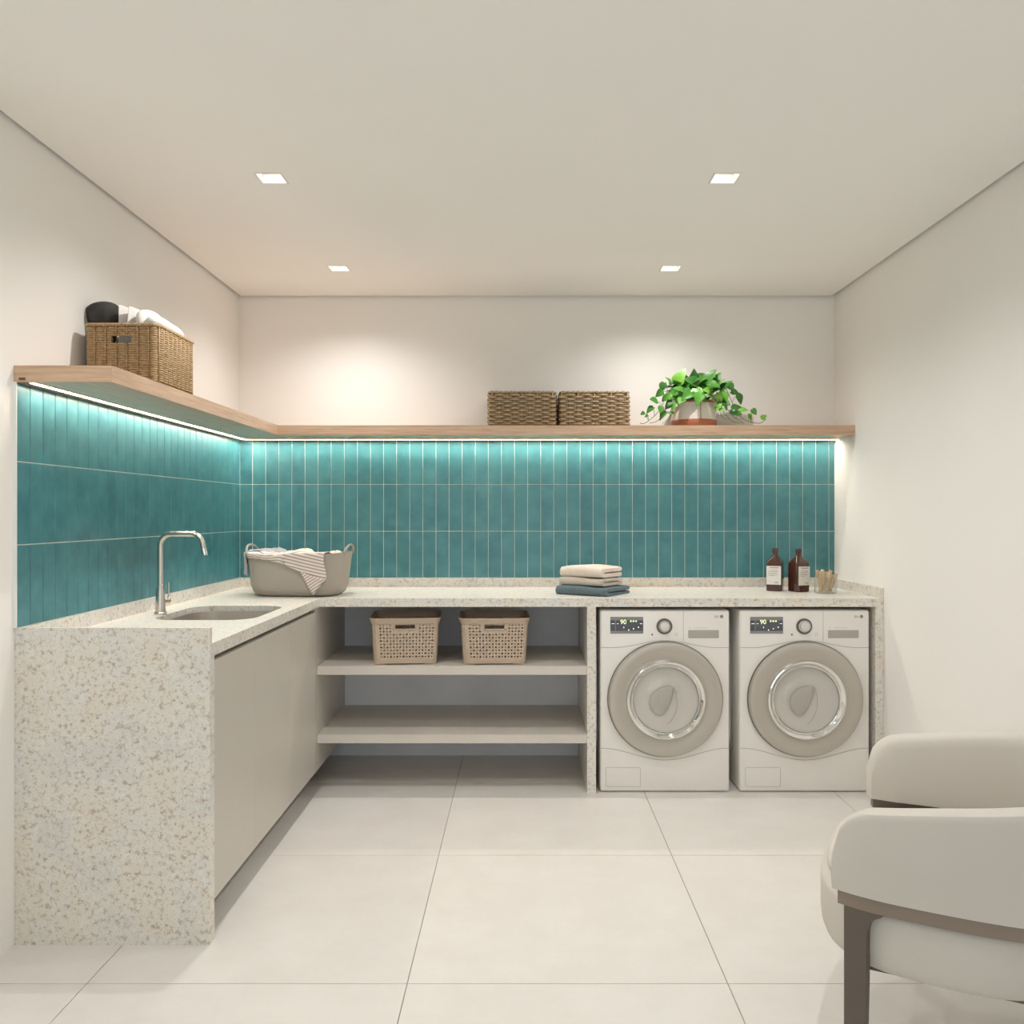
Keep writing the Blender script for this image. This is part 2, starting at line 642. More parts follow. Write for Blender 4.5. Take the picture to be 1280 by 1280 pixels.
bm = BM(); box(bm, XL + 0.001, XR - 0.001, YB - 0.0075, YB - 0.0005, ZU, SB - 0.0005)
obj('grout_bed', bm, M['grout'], wall_back)
bm = BM(); box(bm, XL + 0.0005, XL + 0.0075, 2.606, YB - 0.008, ZU, SB - 0.0005)
obj('grout_bed', bm, M['grout'], wall_left)
rows = [(max(ZU, TZ0 + TH * k), min(SB - 0.0005, TZ0 + TH * (k + 1))) for k in range(3)]
edges = [XL + 0.0095] + [-1.476 + TWD * k for k in range(0, 45)] + [XR - 0.0008]
for a, b in zip(edges, edges[1:]):
    for z0, z1 in rows:
        inst('glazed_tile', tile_mesh(b - a - 2 * GT, z1 - z0 - 2 * GT), wall_back, ((a + b) / 2, YB - 0.006, (z0 + z1) / 2))
k = 0
while True:
    a = 2.6065 + TWD * k
    b = min(a + TWD, YB - 0.0105)
    if a > YB - 0.03:
        break
    for z0, z1 in rows:
        inst('glazed_tile', tile_mesh(b - a - 2 * GT, z1 - z0 - 2 * GT), wall_left, (XL + 0.006, (a + b) / 2, (z0 + z1) / 2), (0, 0, PI / 2))
    k += 1
bm = BM(); box(bm, XL, XL + 0.0112, 2.6015, 2.606, ZU, SB)
struct('trim_1', bm, M['trim'], 'thin white metal edge strip closing the teal tiles')

# ------------------------------------------------------------------ worktop
wt = thing('worktop', 'speckled beige granite L-shaped worktop with end panels and upstand', 'worktop', (0, 0, 0))
SX0, SX1, SY0, SY1 = -1.412, -1.022, 3.205, 3.705
hole = rrect((SX1 - SX0) / 2, (SY1 - SY0) / 2, 0.10, 8, (SX0 + SX1) / 2, (SY0 + SY1) / 2)
outer = [(XL + 0.0008, 2.650), (XC, 2.650), (XC, YC), (XR - 0.0008, YC), (XR - 0.0008, YB - 0.0008), (XL + 0.0008, YB - 0.0008)]
bm = BM()
es = []
for loop in (outer, hole):
    vs = [bm.verts.new((p[0], p[1], ZT)) for p in loop]
    es += [bm.edges.new((vs[i], vs[(i + 1) % len(vs)])) for i in range(len(vs))]
bmesh.ops.triangle_fill(bm, use_beauty=True, use_dissolve=False, edges=es)
r = bmesh.ops.extrude_face_region(bm, geom=list(bm.faces))
bmesh.ops.translate(bm, vec=(0, 0, -0.04), verts=[v for v in r['geom'] if isinstance(v, bmesh.types.BMVert)])
obj('slab', bm, M['granite'], wt)
bm = BM()
XW = XL + 0.0008
prism(bm, [(XW, YP, 0), (XW, 2.65, 0), (XW, 2.65, ZT), (XW, 2.63, ZT), (XW, 2.63, ZU), (XW, YP, ZU)], (XC - XW, 0, 0))
obj('end_panel', bm, M['granite'], wt)
bm = BM(); box(bm, 0.305, 0.3466, YC, 4.658, 0, 0.88); obj('divider_panel', bm, M['granite'], wt)
bm = BM(); box(bm, 1.6655, XR - 0.0008, YC, YB - 0.0008, 0, 0.88); obj('end_panel', bm, M['granite'], wt)
bm = BM(); box(bm, XL + 0.0008, XL + 0.02, 2.63, YB - 0.02, ZT, ZU); obj('upstand', bm, M['granite'], wt)
bm = BM(); box(bm, XL + 0.0008, XR - 0.0008, YB - 0.02, YB - 0.0008, ZT, ZU); obj('upstand', bm, M['granite'], wt)
bm = BM(); box(bm, XR - 0.02, XR - 0.0008, YC, YB - 0.02, ZT, ZU); obj('upstand', bm, M['granite'], wt)

# sink
scx, scy = (SX0 + SX1) / 2, (SY0 + SY1) / 2
sk = thing('sink', 'undermount stainless steel sink set in the granite worktop', 'sink', (scx, scy, 0.88))
bm = BM()
hx, hy = (SX1 - SX0) / 2, (SY1 - SY0) / 2
rings = []
for grow, z, rad in ((-0.0006, 0.0175, 0.0994), (-0.0022, 0.0175, 0.098), (-0.0026, -0.006, 0.097), (-0.004, -0.12, 0.09), (-0.012, -0.150, 0.085), (-0.04, -0.165, 0.07), (-0.14, -0.170, 0.04)):
    rings.append([(p[0], p[1], z - 0.0004) for p in rrect(hx + grow, hy + grow, rad, 8)])
loft(bm, rings, True, False, True)
obj('basin', bm, M['steel'], sk, True)
bm = BM(); lathe(bm, [(0.0001, 0.0), (0.012, 0.001), (0.034, 0.002), (0.040, 0.004), (0.042, 0.0)], 24, (0, 0, -0.1695))
obj('drain', bm, M['chrome'], sk, True)

# faucet
fx, fy = PX(200.5, 3.386), 3.386
fc = thing('faucet', 'satin nickel faucet with squared arched spout beside the sink', 'faucet', (fx, fy, ZT), math.radians(-4))
bm = BM(); lathe(bm, [(0.024, 0), (0.024, 0.006), (0.0205, 0.010)], 24, cap0=True, cap1=True); obj('flange', bm, M['nickel'], fc, True)
bm = BM(); lathe(bm, [(0.020, 0.008), (0.0165, 0.09), (0.0125, 0.118), (0.0115, 0.122)], 24, cap0=True, cap1=True); obj('base', bm, M['nickel'], fc, True)
bm = BM()
pts = [(0, 0, 0.115), (0, 0, 0.25)] + arc_pts((0.045, 0, 0.275), 0.045, PI, PI / 2, 8) + [(0.125, 0, 0.32)] + \
    arc_pts((0.128, 0, 0.275), 0.045, PI / 2, math.radians(14), 8) + [(0.1775, 0, 0.258)]
tube(bm, pts, 0.0112, 14)
obj('spout', bm, M['nickel'], fc, True)
bm = BM(); tube(bm, [(0.1765, 0, 0.262), (0.1825, 0, 0.236)], 0.0120, 14); obj('aerator', bm, M['chrome'], fc, True)
bm = BM(); tube(bm, [(0.004, 0.012, 0.052), (0.012, 0.044, 0.052)], [0.011, 0.013], 14); obj('valve_knob', bm, M['nickel'], fc, True)
bm = BM(); tube(bm, [(0.012, 0.042, 0.055), (0.012, 0.044, 0.125)], 0.0032, 10); obj('lever', bm, M['nickel'], fc, True)

# ------------------------------------------------------------------ base cabinet under the sink
cb = thing('base_cabinet', 'greige lacquered base cabinet with three handleless doors under the sink', 'cabinet', (0, 0, 0))
DX = -0.970
bm = BM()
box(bm, XL + 0.002, -1.04, 2.652, 2.668, 0.106, 0.872)
box(bm, XL + 0.002, DX - 0.02, 2.668, 3.995, 0.106, 0.122)
box(bm, XL + 0.002, XL + 0.016, 2.668, 4.64, 0.122, 0.872)
box(bm, DX - 0.045, DX - 0.028, 2.652, 3.998, 0.78, 0.8795)
obj('body', bm, M['cab_in'], cb)
dy = [2.652, 3.095, 3.552, 3.996]
for a, b in zip(dy, dy[1:]):
    bm = BM(); box(bm, DX - 0.018, DX, a + 0.0008, b - 0.0008, 0.106, 0.858, 0.0008, 1)
    obj('door', bm, M['cab'], cb)
bm = BM(); box(bm, DX - 0.018, DX, 3.9975, 4.658, 0.106, 0.8795)
obj('side_panel', bm, M['cab'], cb)
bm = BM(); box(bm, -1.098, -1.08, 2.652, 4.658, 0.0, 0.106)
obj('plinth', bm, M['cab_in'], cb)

# open shelves between the cabinet and the washers
bm = BM(); box(bm, -1.078, 0.304, 4.6595, YB - 0.0005, 0.0, 0.8795)
tag(obj('back_panel', bm, M['coolpanel']), 'cool grey panel lining the wall behind the open shelves', 'panel')
for z0, z1, lab in ((0.558, 0.599, 'greige shelf board holding the two perforated baskets, under the worktop'),
                    (0.2345, 0.275, 'empty lower greige shelf board under the worktop')):
    bm = BM(); box(bm, DX + 0.0005, 0.3045, YC + 0.004, 4.659, z0, z1, 0.0008, 1)
    tag(obj('shelf_board', bm, M['shelfm']), lab, 'shelf', 'shelf boards under the worktop')

# ------------------------------------------------------------------ floating wooden shelf with LED strip
fs = thing('floating_shelf', 'L-shaped floating oak shelf running above the teal tiles with lit underside', 'shelf', (0, 0, 0))
SD = 0.30
bm = BM(); box(bm, XL + 0.0005, XL + SD, YP - 0.002, YB - SD, SB, ST)
obj('shelf_board', bm, M['wood_y'], fs)
bm = BM(); prism(bm, [(XL + 0.0005, YB - SD, SB), (XR - 0.0005, YB - SD, SB), (XR - 0.0005, YB - 0.0005, SB), (XL + 0.0005, YB - 0.0005, SB)], (0, 0, ST - SB))
obj('shelf_board', bm, M['wood_x'], fs)
lx0, ly1 = XL + 0.044, YB - 0.066
bm = BM(); box(bm, lx0, lx0 + 0.016, YP + 0.02, ly1, SB - 0.0004, SB + 0.0)
obj('led_strip', bm, M['led'], fs)
bm = BM(); box(bm, lx0, XR - 0.004, ly1, ly1 + 0.016, SB - 0.0004, SB + 0.0)
obj('led_strip', bm, M['led'], fs)
bm = BM(); box(bm, lx0 - 0.004, lx0, YP + 0.004, ly1, SB - 0.004, SB); box(bm, lx0 + 0.016, lx0 + 0.018, YP + 0.004, ly1 - 0.02, SB - 0.0026, SB)
obj('led_profile', bm, M['wood_y'], fs)
bm = BM(); box(bm, lx0 - 0.004, XR - 0.001, ly1 + 0.016, ly1 + 0.020, SB - 0.004, SB); box(bm, lx0 + 0.018, XR - 0.001, ly1 - 0.002, ly1, SB - 0.0026, SB)
obj('led_profile', bm, M['wood_x'], fs)
bm = BM(); box(bm, PX(24, 2.608), PX(32, 2.608), YP - 0.0045, YP - 0.003, PZ(475.3, 2.608), PZ(472, 2.608))
obj('end_cap', bm, M['cap'], fs)
bm = BM(); box(bm, XL + 0.0005, XL + SD, YP - 0.0035, YP - 0.002, SB, ST)
obj('edge_band', bm, M['wood_x'], fs)


# ------------------------------------------------------------------ woven baskets
def perimeter(w, d, rad, n, start='front'):
    """n points evenly spaced round a rounded rectangle, anticlockwise from the middle of the front (-y) side; with outward normals"""
    dense = rrect(w / 2, d / 2, rad, 24)
    L = [0.0]
    for i in range(len(dense)):
        a, b = dense[i], dense[(i + 1) % len(dense)]
        L.append(L[-1] + math.hypot(b[0] - a[0], b[1] - a[1]))
    tot = L[-1]
    # arc length at (0,-d/2): on the segment closing the 4th corner's predecessor
    s0 = None
    for i in range(len(dense)):
        a, b = dense[i], dense[(i + 1) % len(dense)]
        if abs(a[1] + d / 2) < 1e-6 and abs(b[1] + d / 2) < 1e-6 and a[0] <= 0 <= b[0]:
            s0 = L[i] - a[0]
    out = []
    j = 0
    for k in range(n):
        s = (s0 + tot * k / n) % tot
        j = max(i for i in range(len(dense)) if L[i] <= s + 1e-12)
        a, b = dense[j], dense[(j + 1) % len(dense)]
        f = (s - L[j]) / max(1e-9, L[j + 1] - L[j])
        t = Vector((b[0] - a[0], b[1] - a[1])).normalized()
        out.append((Vector((a[0] + (b[0] - a[0]) * f, a[1] + (b[1] - a[1]) * f)), Vector((t.y, -t.x))))
    return out


def strand(bm, pts, hh, th, nrms):
    """flat woven band: six-sided section, hh tall and th thick, pts in space with outward normals"""
    rings = []
    for p, nv in zip(pts, nrms):
        p = Vector(p)
        o = Vector((nv[0], nv[1], 0))
        u = Vector((0, 0, 1))
        rings.append([p + o * (th * math.cos(a)) / 2 + u * (hh * math.sin(a)) / 2 for a in [PI / 6 + PI / 3 * i for i in range(6)]])
    loft(bm, rings, True, True, True)


def woven_basket(name, label, cat, loc, w, d, h, pitch, rowh, mats, rad=0.02, hole=None, group=None, rz=0.0, ribs=False):
    t = thing(name, label, cat, loc, rz, group)
    n = int(round((2 * (w + d) - 8 * rad + 2 * PI * rad) / pitch / 2)) * 2
    P = perimeter(w, d, rad, n * 4)
    rows_ = int(round((h - 0.02) / rowh))
    amp = pitch * 0.16 + 0.0012
    bm = BM()
    for r_ in range(rows_):
        z = 0.006 + rowh * (r_ + 0.5)
        run, nr = [], []
        cnt = len(P)
        blocked = []
        for i in range(cnt + 1):
            p, nv = P[i % cnt]
            sg = math.cos(PI * (i // 4) + (0 if ribs else PI * r_))
            off = amp * sg * (1.0, 0.9, 0.0, -0.9)[i % 4] + random.uniform(-0.0006, 0.0006)
            if i == cnt:
                off = last0
            if i == 0:
                last0 = off
            inside = hole and nv.y < -0.9 and abs(p.x - hole[0]) < hole[1] and abs(z - hole[2]) < hole[3]
            if inside:
                if len(run) > 1:
                    strand(bm, run, rowh * 0.96, rowh * 0.62, nr)
                run, nr = [], []
            else:
                run.append((p.x + nv.x * off, p.y + nv.y * off, z + random.uniform(-0.0005, 0.0005)))
                nr.append(nv)
        if len(run) > 1:
            strand(bm, run, rowh * 0.96, rowh * 0.62, nr)
    tag(obj('weave', bm, mats[0], t, 'all'), 'horizontal woven strands', kind='stuff')
    bm = BM()
    for i in range(n):
        p, nv = P[4 * i]
        if hole and nv.y < -0.9 and abs(p.x - hole[0]) < hole[1]:
            tube(bm, [(p.x, p.y, 0.003), (p.x, p.y, hole[2] - hole[3])], rowh * 0.30, 5)
            tube(bm, [(p.x, p.y, hole[2] + hole[3]), (p.x, p.y, h - 0.006)], rowh * 0.30, 5)
        else:
            tube(bm, [(p.x, p.y, 0.003), (p.x, p.y, h - 0.006)], rowh * 0.30, 5)
    tag(obj('stakes', bm, mats[0], t, 'all'), 'upright stakes of the weave', kind='stuff')
    bm = BM()
    cnt = len(P)
    for ph in (0, PI):
        pts, nr = [], []
        for i in range(cnt + 1):
            p, nv = P[i % cnt]
            a = i * PI / 2.5 + ph
            pts.append((p.x + nv.x * 0.0035 * math.cos(a), p.y + nv.y * 0.0035 * math.cos(a), h - 0.008 + 0.0035 * math.sin(a)))
        tube(bm, pts, 0.0042, 6)
    obj('braided_rim', bm, mats[0], t, 'all')
    bm = BM()
    q = 0.006
    iw, idp = w / 2 - q, d / 2 - q
    box(bm, -iw, iw, idp - 0.002, idp, 0.004, h - 0.012)
    box(bm, -iw, -iw + 0.002, -idp, idp - 0.002, 0.004, h - 0.012)
    box(bm, iw - 0.002, iw, -idp, idp - 0.002, 0.004, h - 0.012)
    if hole:
        a, b, z0, z1 = hole[0] - hole[1], hole[0] + hole[1], hole[2] - hole[3], hole[2] + hole[3]
        box(bm, -iw, a, -idp, -idp + 0.002, 0.004, h - 0.012); box(bm, b, iw, -idp, -idp + 0.002, 0.004, h - 0.012)
        box(bm, a, b, -idp, -idp + 0.002, 0.004, z0); box(bm, a, b, -idp, -idp + 0.002, z1, h - 0.012)
    else:
        box(bm, -iw, iw, -idp, -idp + 0.002, 0.004, h - 0.012)
    box(bm, -iw, iw, -idp, idp, 0.0, 0.004)
    obj('lining', bm, mats[1], t)
    return t


BX0, BX1, BY0, BY1 = -1.516, -1.264, 2.957, 3.282
bcx, bcy = (BX0 + BX1) / 2, (BY0 + BY1) / 2
BHT = 0.209
woven_basket('wicker_basket', 'golden wicker basket with hand hole and towels, on the left shelf', 'basket', (bcx, bcy, ST + 0.001),
             BX1 - BX0, BY1 - BY0, BHT, 0.0185, 0.0078, (M['rattan'], M['rattan_d']), 0.02,
             (PX(152, 2.957) - bcx, 0.034, PZ(424, 2.957) - ST, 0.0125), ribs=True)
woven_basket('wicker_basket', 'brown wicker basket on the back shelf, the one farther from the plant', 'basket', (PX(652.8, 4.42), 4.53, ST + 0.001),
             0.345, 0.215, 0.184, 0.040, 0.0115, (M['rattan2'], M['rattan2_d']), 0.012, None, 'brown baskets on the back shelf')
woven_basket('wicker_basket', 'brown wicker basket on the back shelf next to the plant', 'basket', (PX(743.3, 4.42), 4.53, ST + 0.001),
             0.352, 0.215, 0.184, 0.042, 0.0115, (M['rattan2'], M['rattan2_d']), 0.012, None, 'brown baskets on the back shelf')


# ------------------------------------------------------------------ soft things in the big wicker basket
def pillowy(name, mat, parent, rings, label=None, cat=None, loc=(0, 0, 0), rot=(0, 0, 0), group=None):
    bm = BM()
    loft(bm, rings)
    o = obj(name, bm, mat, parent, 'all')
    m = o.modifiers.new('soft', 'SUBSURF'); m.levels = 1; m.render_levels = 2
    o.location, o.rotation_euler = loc, rot
    return tag(o, label, cat, group)


bz = ST + 0.005
Yf = 3.02
# charcoal towel: bulging bundle with a turned-over lip, left front of the basket
x0, x1 = PX(107.5, Yf + 0.055), PX(148.5, Yf + 0.055)
cx_, hw_ = (x0 + x1) / 2, (x1 - x0) / 2
rings = []
for z, s, dx in ((bz + 0.01, 0.55, 0), (bz + 0.10, 0.62, 0), (1.985, 0.80, 0.004), (2.008, 0.90, 0.002), (2.030, 1.02, 0), (2.048, 1.06, 0), (2.064, 0.94, 0.004), (2.075, 0.66, 0.006), (2.077, 0.32, 0.006)):
    rings.append([(cx_ + dx + hw_ * s * math.cos(a) * (1 + 0.03 * math.sin(3 * a)), Yf + 0.055 + 0.05 * s * math.sin(a), z + 0.004 * math.sin(a + 2.2)) for a in [2 * PI * i / 18 for i in range(18)]])
pillowy('towel', M['darkcloth'], None, rings, 'charcoal towel bundled in the left wicker basket', 'towel', group='towels in the wicker basket')
# two thin white folds standing upright
for i, (xp, lab) in enumerate(((150.5, 'white cloth folded upright beside the charcoal towel in the wicker basket'), (160.5, 'second white cloth folded upright, nearer the middle of the wicker basket'))):
    xx = PX(xp, Yf)
    rings = []
    prof = [(bz + 0.01, 0.011), (1.93, 0.012), (1.985, 0.012), (2.03, 0.015), (2.054, 0.014), (2.061, 0.007)]
    for z, hwz in prof:
        rings.append([(xx + (z - 1.985) * (0.10 * i) + hwz * math.cos(a) * (1 - 0.5 * (math.sin(a) < -0.5)), Yf + 0.07 + 0.085 * math.sin(a), z - 0.006 * i) for a in [2 * PI * k / 14 for k in range(14)]])
    pillowy('folded_cloth', M['whitecloth'], None, rings, lab, 'cloth', group='white cloths in the wicker basket')
rings = []
xx = PX(177, Yf)
for z, s in ((bz + 0.01, 0.8), (1.93, 0.9), (1.975, 1.0), (2.012, 1.05), (2.034, 0.95), (2.046, 0.66), (2.050, 0.3)):
    rings.append([(xx + 0.030 * s * math.cos(a), Yf + 0.075 + 0.10 * s * math.sin(a), z + 0.003 * math.cos(a)) for a in [2 * PI * k / 16 for k in range(16)]])
pillowy('folded_cloth', M['whitecloth'], None, rings, 'white rounded towel in the middle of the left wicker basket', 'cloth', group='white cloths in the wicker basket')
rings = []
xr_ = BX1 - 0.042
for k in range(9):
    y = 2.985 + (3.262 - 2.985) * k / 8
    s = (0.45, 0.85, 1, 1.02, 1, 0.98, 1, 0.85, 0.4)[k]
    rings.append([(xr_ + 0.035 * s * math.cos(a), y, 1.997 - 0.010 * k / 8 + 0.032 * s * math.sin(a)) for a in [2 * PI * i / 14 for i in range(14)]])
pillowy('rolled_towel', M['whitecloth'], None, rings, 'long white rolled towel along the right side of the wicker basket', 'towel', group='towels in the wicker basket')


# ------------------------------------------------------------------ perforated plastic baskets
def plastic_basket(label, loc, rz):
    t = thing('plastic_basket', label, 'basket', loc, rz, 'perforated baskets on the shelf')
    W0, D0, W1, D1, HH = 0.298, 0.31, 0.322, 0.335, 0.222
    NC, NR = 80, 12
    z0, z1 = 0.016, 0.198
    hx0, hx1 = -0.048, 0.048

    def ring(z):
        f = z / HH
        return perimeter(W0 + (W1 - W0) * f, D0 + (D1 - D0) * f, 0.028, NC)
    zs = [z0 + (z1 - z0) * i / NR for i in range(NR + 1)]
    R = [ring(z) for z in zs]
    bm = BM()
    V = [[bm.verts.new((p.x, p.y, z)) for p, _ in rg] for rg, z in zip(R, zs)]
    for j in range(NR):
        for i in range(NC):
            i2 = (i + 1) % NC
            c = [V[j][i], V[j][i2], V[j + 1][i2], V[j + 1][i]]
            mid = sum((v.co for v in c), Vector()) / 4
            ny = abs(R[j][i][1].y)
            if ny > 0.95 and hx0 < mid.x < hx1 and j >= NR - 2:
                continue                                    # hand hole
            solid = (j in (0,)) or (ny > 0.95 and abs(mid.x) < 0.060 and j >= NR - 3) or (0.15 < ny < 0.95)
            if solid:
                bm.faces.new(c)
                continue
            k = 0.62 if (i + j) % 2 == 0 else 0.42
            e = [(c[a].co + c[(a + 1) % 4].co) / 2 for a in range(4)]
            q = [bm.verts.new(mid + (x - mid) * k * 1.25) for x in e]
            for a in range(4):
                bm.faces.new((c[a], c[(a + 1) % 4], q[a]))
                bm.faces.new((c[a], q[a], q[(a + 3) % 4]))
    o = obj('lattice_wall', bm, M['pbasket'], t)
    m = o.modifiers.new('wall', 'SOLIDIFY'); m.thickness = 0.0020; m.offset = -1
    bm = BM()
    prof = [(0.0, 0.190), (0.0022, 0.197), (0.006, 0.210), (0.0105, 0.2185), (0.0115, 0.2225), (0.009, 0.2240), (0.003, 0.218), (-0.003, 0.200), (-0.003, 0.190)]
    rr = []
    base_ring = ring(0.20)
    for off, z in prof:
        rr.append([(p.x + nv.x * off, p.y + nv.y * off, z) for p, nv in base_ring])
    # leave the rim solid above the hand holes
    loft(bm, [[q for q in r_] for r_ in rr[1:]] , True, False, False)
    obj('rim', bm, M['pbasket'], t, True)
    for s in (-1, 1):
        bm = BM()
        yy = s * (D1 / 2 - 0.0015)
        pts = [(x, yy + s * 0.001 - s * (0.198 - z) * 0.055, z) for x, z in [(0.052, 0.198), (0.052, 0.176), (0.046, 0.1695), (-0.046, 0.1695), (-0.052, 0.176), (-0.052, 0.198)]]
        tube(bm, pts, 0.0036, 8)
        obj('handle_frame', bm, M['pbasket'], t, True)
    bm = BM()
    pr = ring(0.016)
    loft(bm, [[(p.x, p.y, 0.016) for p, _ in pr], [(p.x - nv.x * 0.001, p.y - nv.y * 0.001, 0.006) for p, nv in pr], [(p.x * 0.97, p.y * 0.97, 0.0045) for p, _ in pr]], True, False, True)
    obj('base', bm, M['pbasket'], t, True)
    for sx in (-1, 1):
        for sy in (-1, 1):
            bm = BM(); box(bm, sx * 0.118 - 0.026, sx * 0.118 + 0.026, sy * 0.132 - 0.018, sy * 0.132 + 0.018, 0.0, 0.008, 0.002)
            obj('foot', bm, M['pbasket'], t)
    return t


ZS = 0.5995
plastic_basket('beige perforated basket nearer the sink cabinet, on the shelf under the worktop', (PX(502.8, 4.066), 4.066 + 0.158, ZS), math.radians(5))
plastic_basket('beige perforated basket nearer the washers, on the shelf under the worktop', (PX(616.3, 4.066), 4.066 + 0.156, ZS), math.radians(2.5))

# ------------------------------------------------------------------ grey laundry tub with cloths
TBX, TBY, TBR = PX(376.5, 4.235), 4.220, math.radians(-4)
tb = thing('laundry_tub', 'grey flexible laundry tub with two handles in the worktop corner', 'tub', (TBX, TBY, ZT + 0.0003), TBR)
TN = 3.2
TUB = [(0.0, 0.176, 0.106), (0.004, 0.196, 0.126), (0.018, 0.215, 0.144), (0.045, 0.226, 0.154), (0.10, 0.234, 0.163), (0.16, 0.241, 0.171), (0.2, 0.247, 0.177)]


def tub_ab(z):
    for (za, a0, b0), (zb, a1, b1) in zip(TUB, TUB[1:]):
        if z <= zb:
            f = max(0.0, (z - za) / (zb - za))
            return a0 + (a1 - a0) * f, b0 + (b1 - b0) * f
    return TUB[-1][1], TUB[-1][2]


def sell(a, b, n, ang):
    c, s = math.cos(ang), math.sin(ang)
    return (a * math.copysign(abs(c) ** (2 / n), c), b * math.copysign(abs(s) ** (2 / n), s))


def tub_front(x, z):
    a, b = tub_ab(z)
    return -b * max(0.0, 1 - min(1.0, abs(x / a)) ** TN) ** (1 / TN)


def rim_z(x):
    return 0.2 + 0.012 * (x / 0.257) ** 2


bm = BM()
rings = []
NA = 64
for z, a, b in TUB:
    rings.append([(*sell(a, b, TN, 2 * PI * i / NA), z + (rim_z(sell(a, b, TN, 2 * PI * i / NA)[0]) - 0.2) * z / 0.2) for i in range(NA)])
for z, a, b in [(0.2025, 0.249, 0.179), (0.2025, 0.243, 0.173)] + [(zz, aa - 0.005, bb - 0.005) for zz, aa, bb in reversed(TUB[2:])]:
    rings.append([(*sell(a, b, TN, 2 * PI * i / NA), z + (rim_z(sell(a, b, TN, 2 * PI * i / NA)[0]) - 0.2) * min(1, z / 0.2)) for i in range(NA)])
rings.append([(*sell(0.17, 0.10, TN, 2 * PI * i / NA), 0.007) for i in range(NA)])
loft(bm, rings, True, True, True)
obj('shell', bm, M['tub'], tb, 'all')
for s in (-1, 1):
    bm = BM()
    pts = []
    for k in range(15):
        a = PI * k / 14
        pts.append((s * (0.241 + 0.012 * math.sin(a)), 0.075 * math.cos(a), 0.203 + 0.044 * math.sin(a) ** 0.8))
    tube(bm, pts, [0.0075 - 0.0025 * math.sin(PI * k / 14) for k in range(15)], 10)
    obj('handle', bm, M['tub'], tb, 'all')


def cloth_patch(bm, fn, nu, nv, uvfn, uvl):
    V = [[bm.verts.new(fn(i / nu, j / nv)) for i in range(nu + 1)] for j in range(nv + 1)]
    for j in range(nv):
        for i in range(nu):
            f = bm.faces.new((V[j][i], V[j][i + 1], V[j + 1][i + 1], V[j + 1][i]))
            for lp, (a, b) in zip(f.loops, ((i, j), (i + 1, j), (i + 1, j + 1), (i, j + 1))):
                lp[uvl].uv = uvfn(a / nu, b / nv)


def tub_world(o):
    o.location = (TBX, TBY, ZT + 0.0003)
    o.rotation_euler = (0, 0, TBR)


def solid(o, th):
    m = o.modifiers.new('cloth', 'SOLIDIFY'); m.thickness = th; m.offset = 0


XA, XB = -0.020, 0.172       # striped cloth hangs between these on the front of the tub


def hang(x, z, off):
    return (x, tub_front(x, min(z, 0.2)) - off, z)


def drape(u, v):
    x = XA + (XB - XA) * u + 0.004 * math.sin(9 * v)
    bot = 0.155 + (0.080 - 0.155) * u                     # lower edge falls to the right
    if v < 0.3:                                            # inside the tub, rising to the rim
        f = v / 0.3
        y0 = tub_front(x, 0.2)
        return (x + 0.01 * (1 - f) * math.sin(7 * u), y0 * (0.25 + 0.75 * f) + 0.0, 0.192 + 0.022 * f + 0.014 * math.sin(5 * u + 1) * (1 - f) + 0.012 * math.sin(PI * f))
    if v < 0.36:
        f = (v - 0.3) / 0.06
        return (x, tub_front(x, 0.2) - 0.010 * f, 0.214 - 0.003 * f)
    f = (v - 0.36) / 0.64
    z = 0.211 + (bot - 0.211) * f
    return hang(x, z, 0.010 + 0.0022 * math.sin(14 * u + 2 * v))


bm = BM()
uvl = bm.loops.layers.uv.new('UVMap')
cloth_patch(bm, drape, 22, 26, lambda u, v: (u, 20 + (drape(u, v)[2] * 0.97 + drape(u, v)[0] * 0.24 - (0.4 * drape(u, v)[1] if v < 0.33 else 0)) * 66), uvl)


def flap(u, v):           # turned-back triangular corner below, stripes running the other way
    p0, p1, p2 = Vector((0.058, 0.128)), Vector((XB - 0.002, 0.082)), Vector((0.110, 0.010))
    a = p0.lerp(p1, u)
    q = a.lerp(p2, v * 0.985)
    return hang(q.x, q.y, 0.0145 - 0.006 * v + 0.001 * math.sin(9 * u))


cloth_patch(bm, flap, 12, 12, lambda u, v: (u, 20 + (flap(u, v)[2] * 0.84 - flap(u, v)[0] * 0.54) * 82), uvl)
o = obj('striped_cloth', bm, M['stripes'], None, 'all')
tub_world(o); solid(o, 0.003)
tag(o, 'white linen cloth with brown stripes draped over the front of the grey tub', 'cloth', 'laundry in the grey tub')


def roll_over(u, v):      # crumpled striped band lying over the rim on the left
    x = -0.215 + 0.150 * u
    a = v * PI * 1.15
    y0 = tub_front(x, 0.2)
    rr_ = 0.020 + 0.006 * math.sin(11 * u) + 0.010 * u
    return (x, y0 + 0.012 - rr_ * math.cos(a + 0.3) * -1 - 0.014, rim_z(x) - 0.006 + rr_ * 0.9 * math.sin(a) + 0.003 * math.sin(23 * u + 5 * v) - 0.012 * u * (v < 0.35))


def roll_drape(u, v):
    x = -0.222 + 0.206 * u
    top = rim_z(x) + 0.006
    bot = 0.188 - 0.030 * u * u
    if v < 0.45:
        f = v / 0.45
        return (x, tub_front(x, 0.2) * (0.35 + 0.65 * f), top + 0.006 * math.sin(13 * u + 4 * f) * (1 - f) + 0.010 * math.sin(PI * f) - 0.004)
    f = (v - 0.45) / 0.55
    return hang(x, top + (bot - top) * f, 0.007 + 0.004 * math.sin(PI * f) + 0.0025 * math.sin(31 * u + 6 * f))


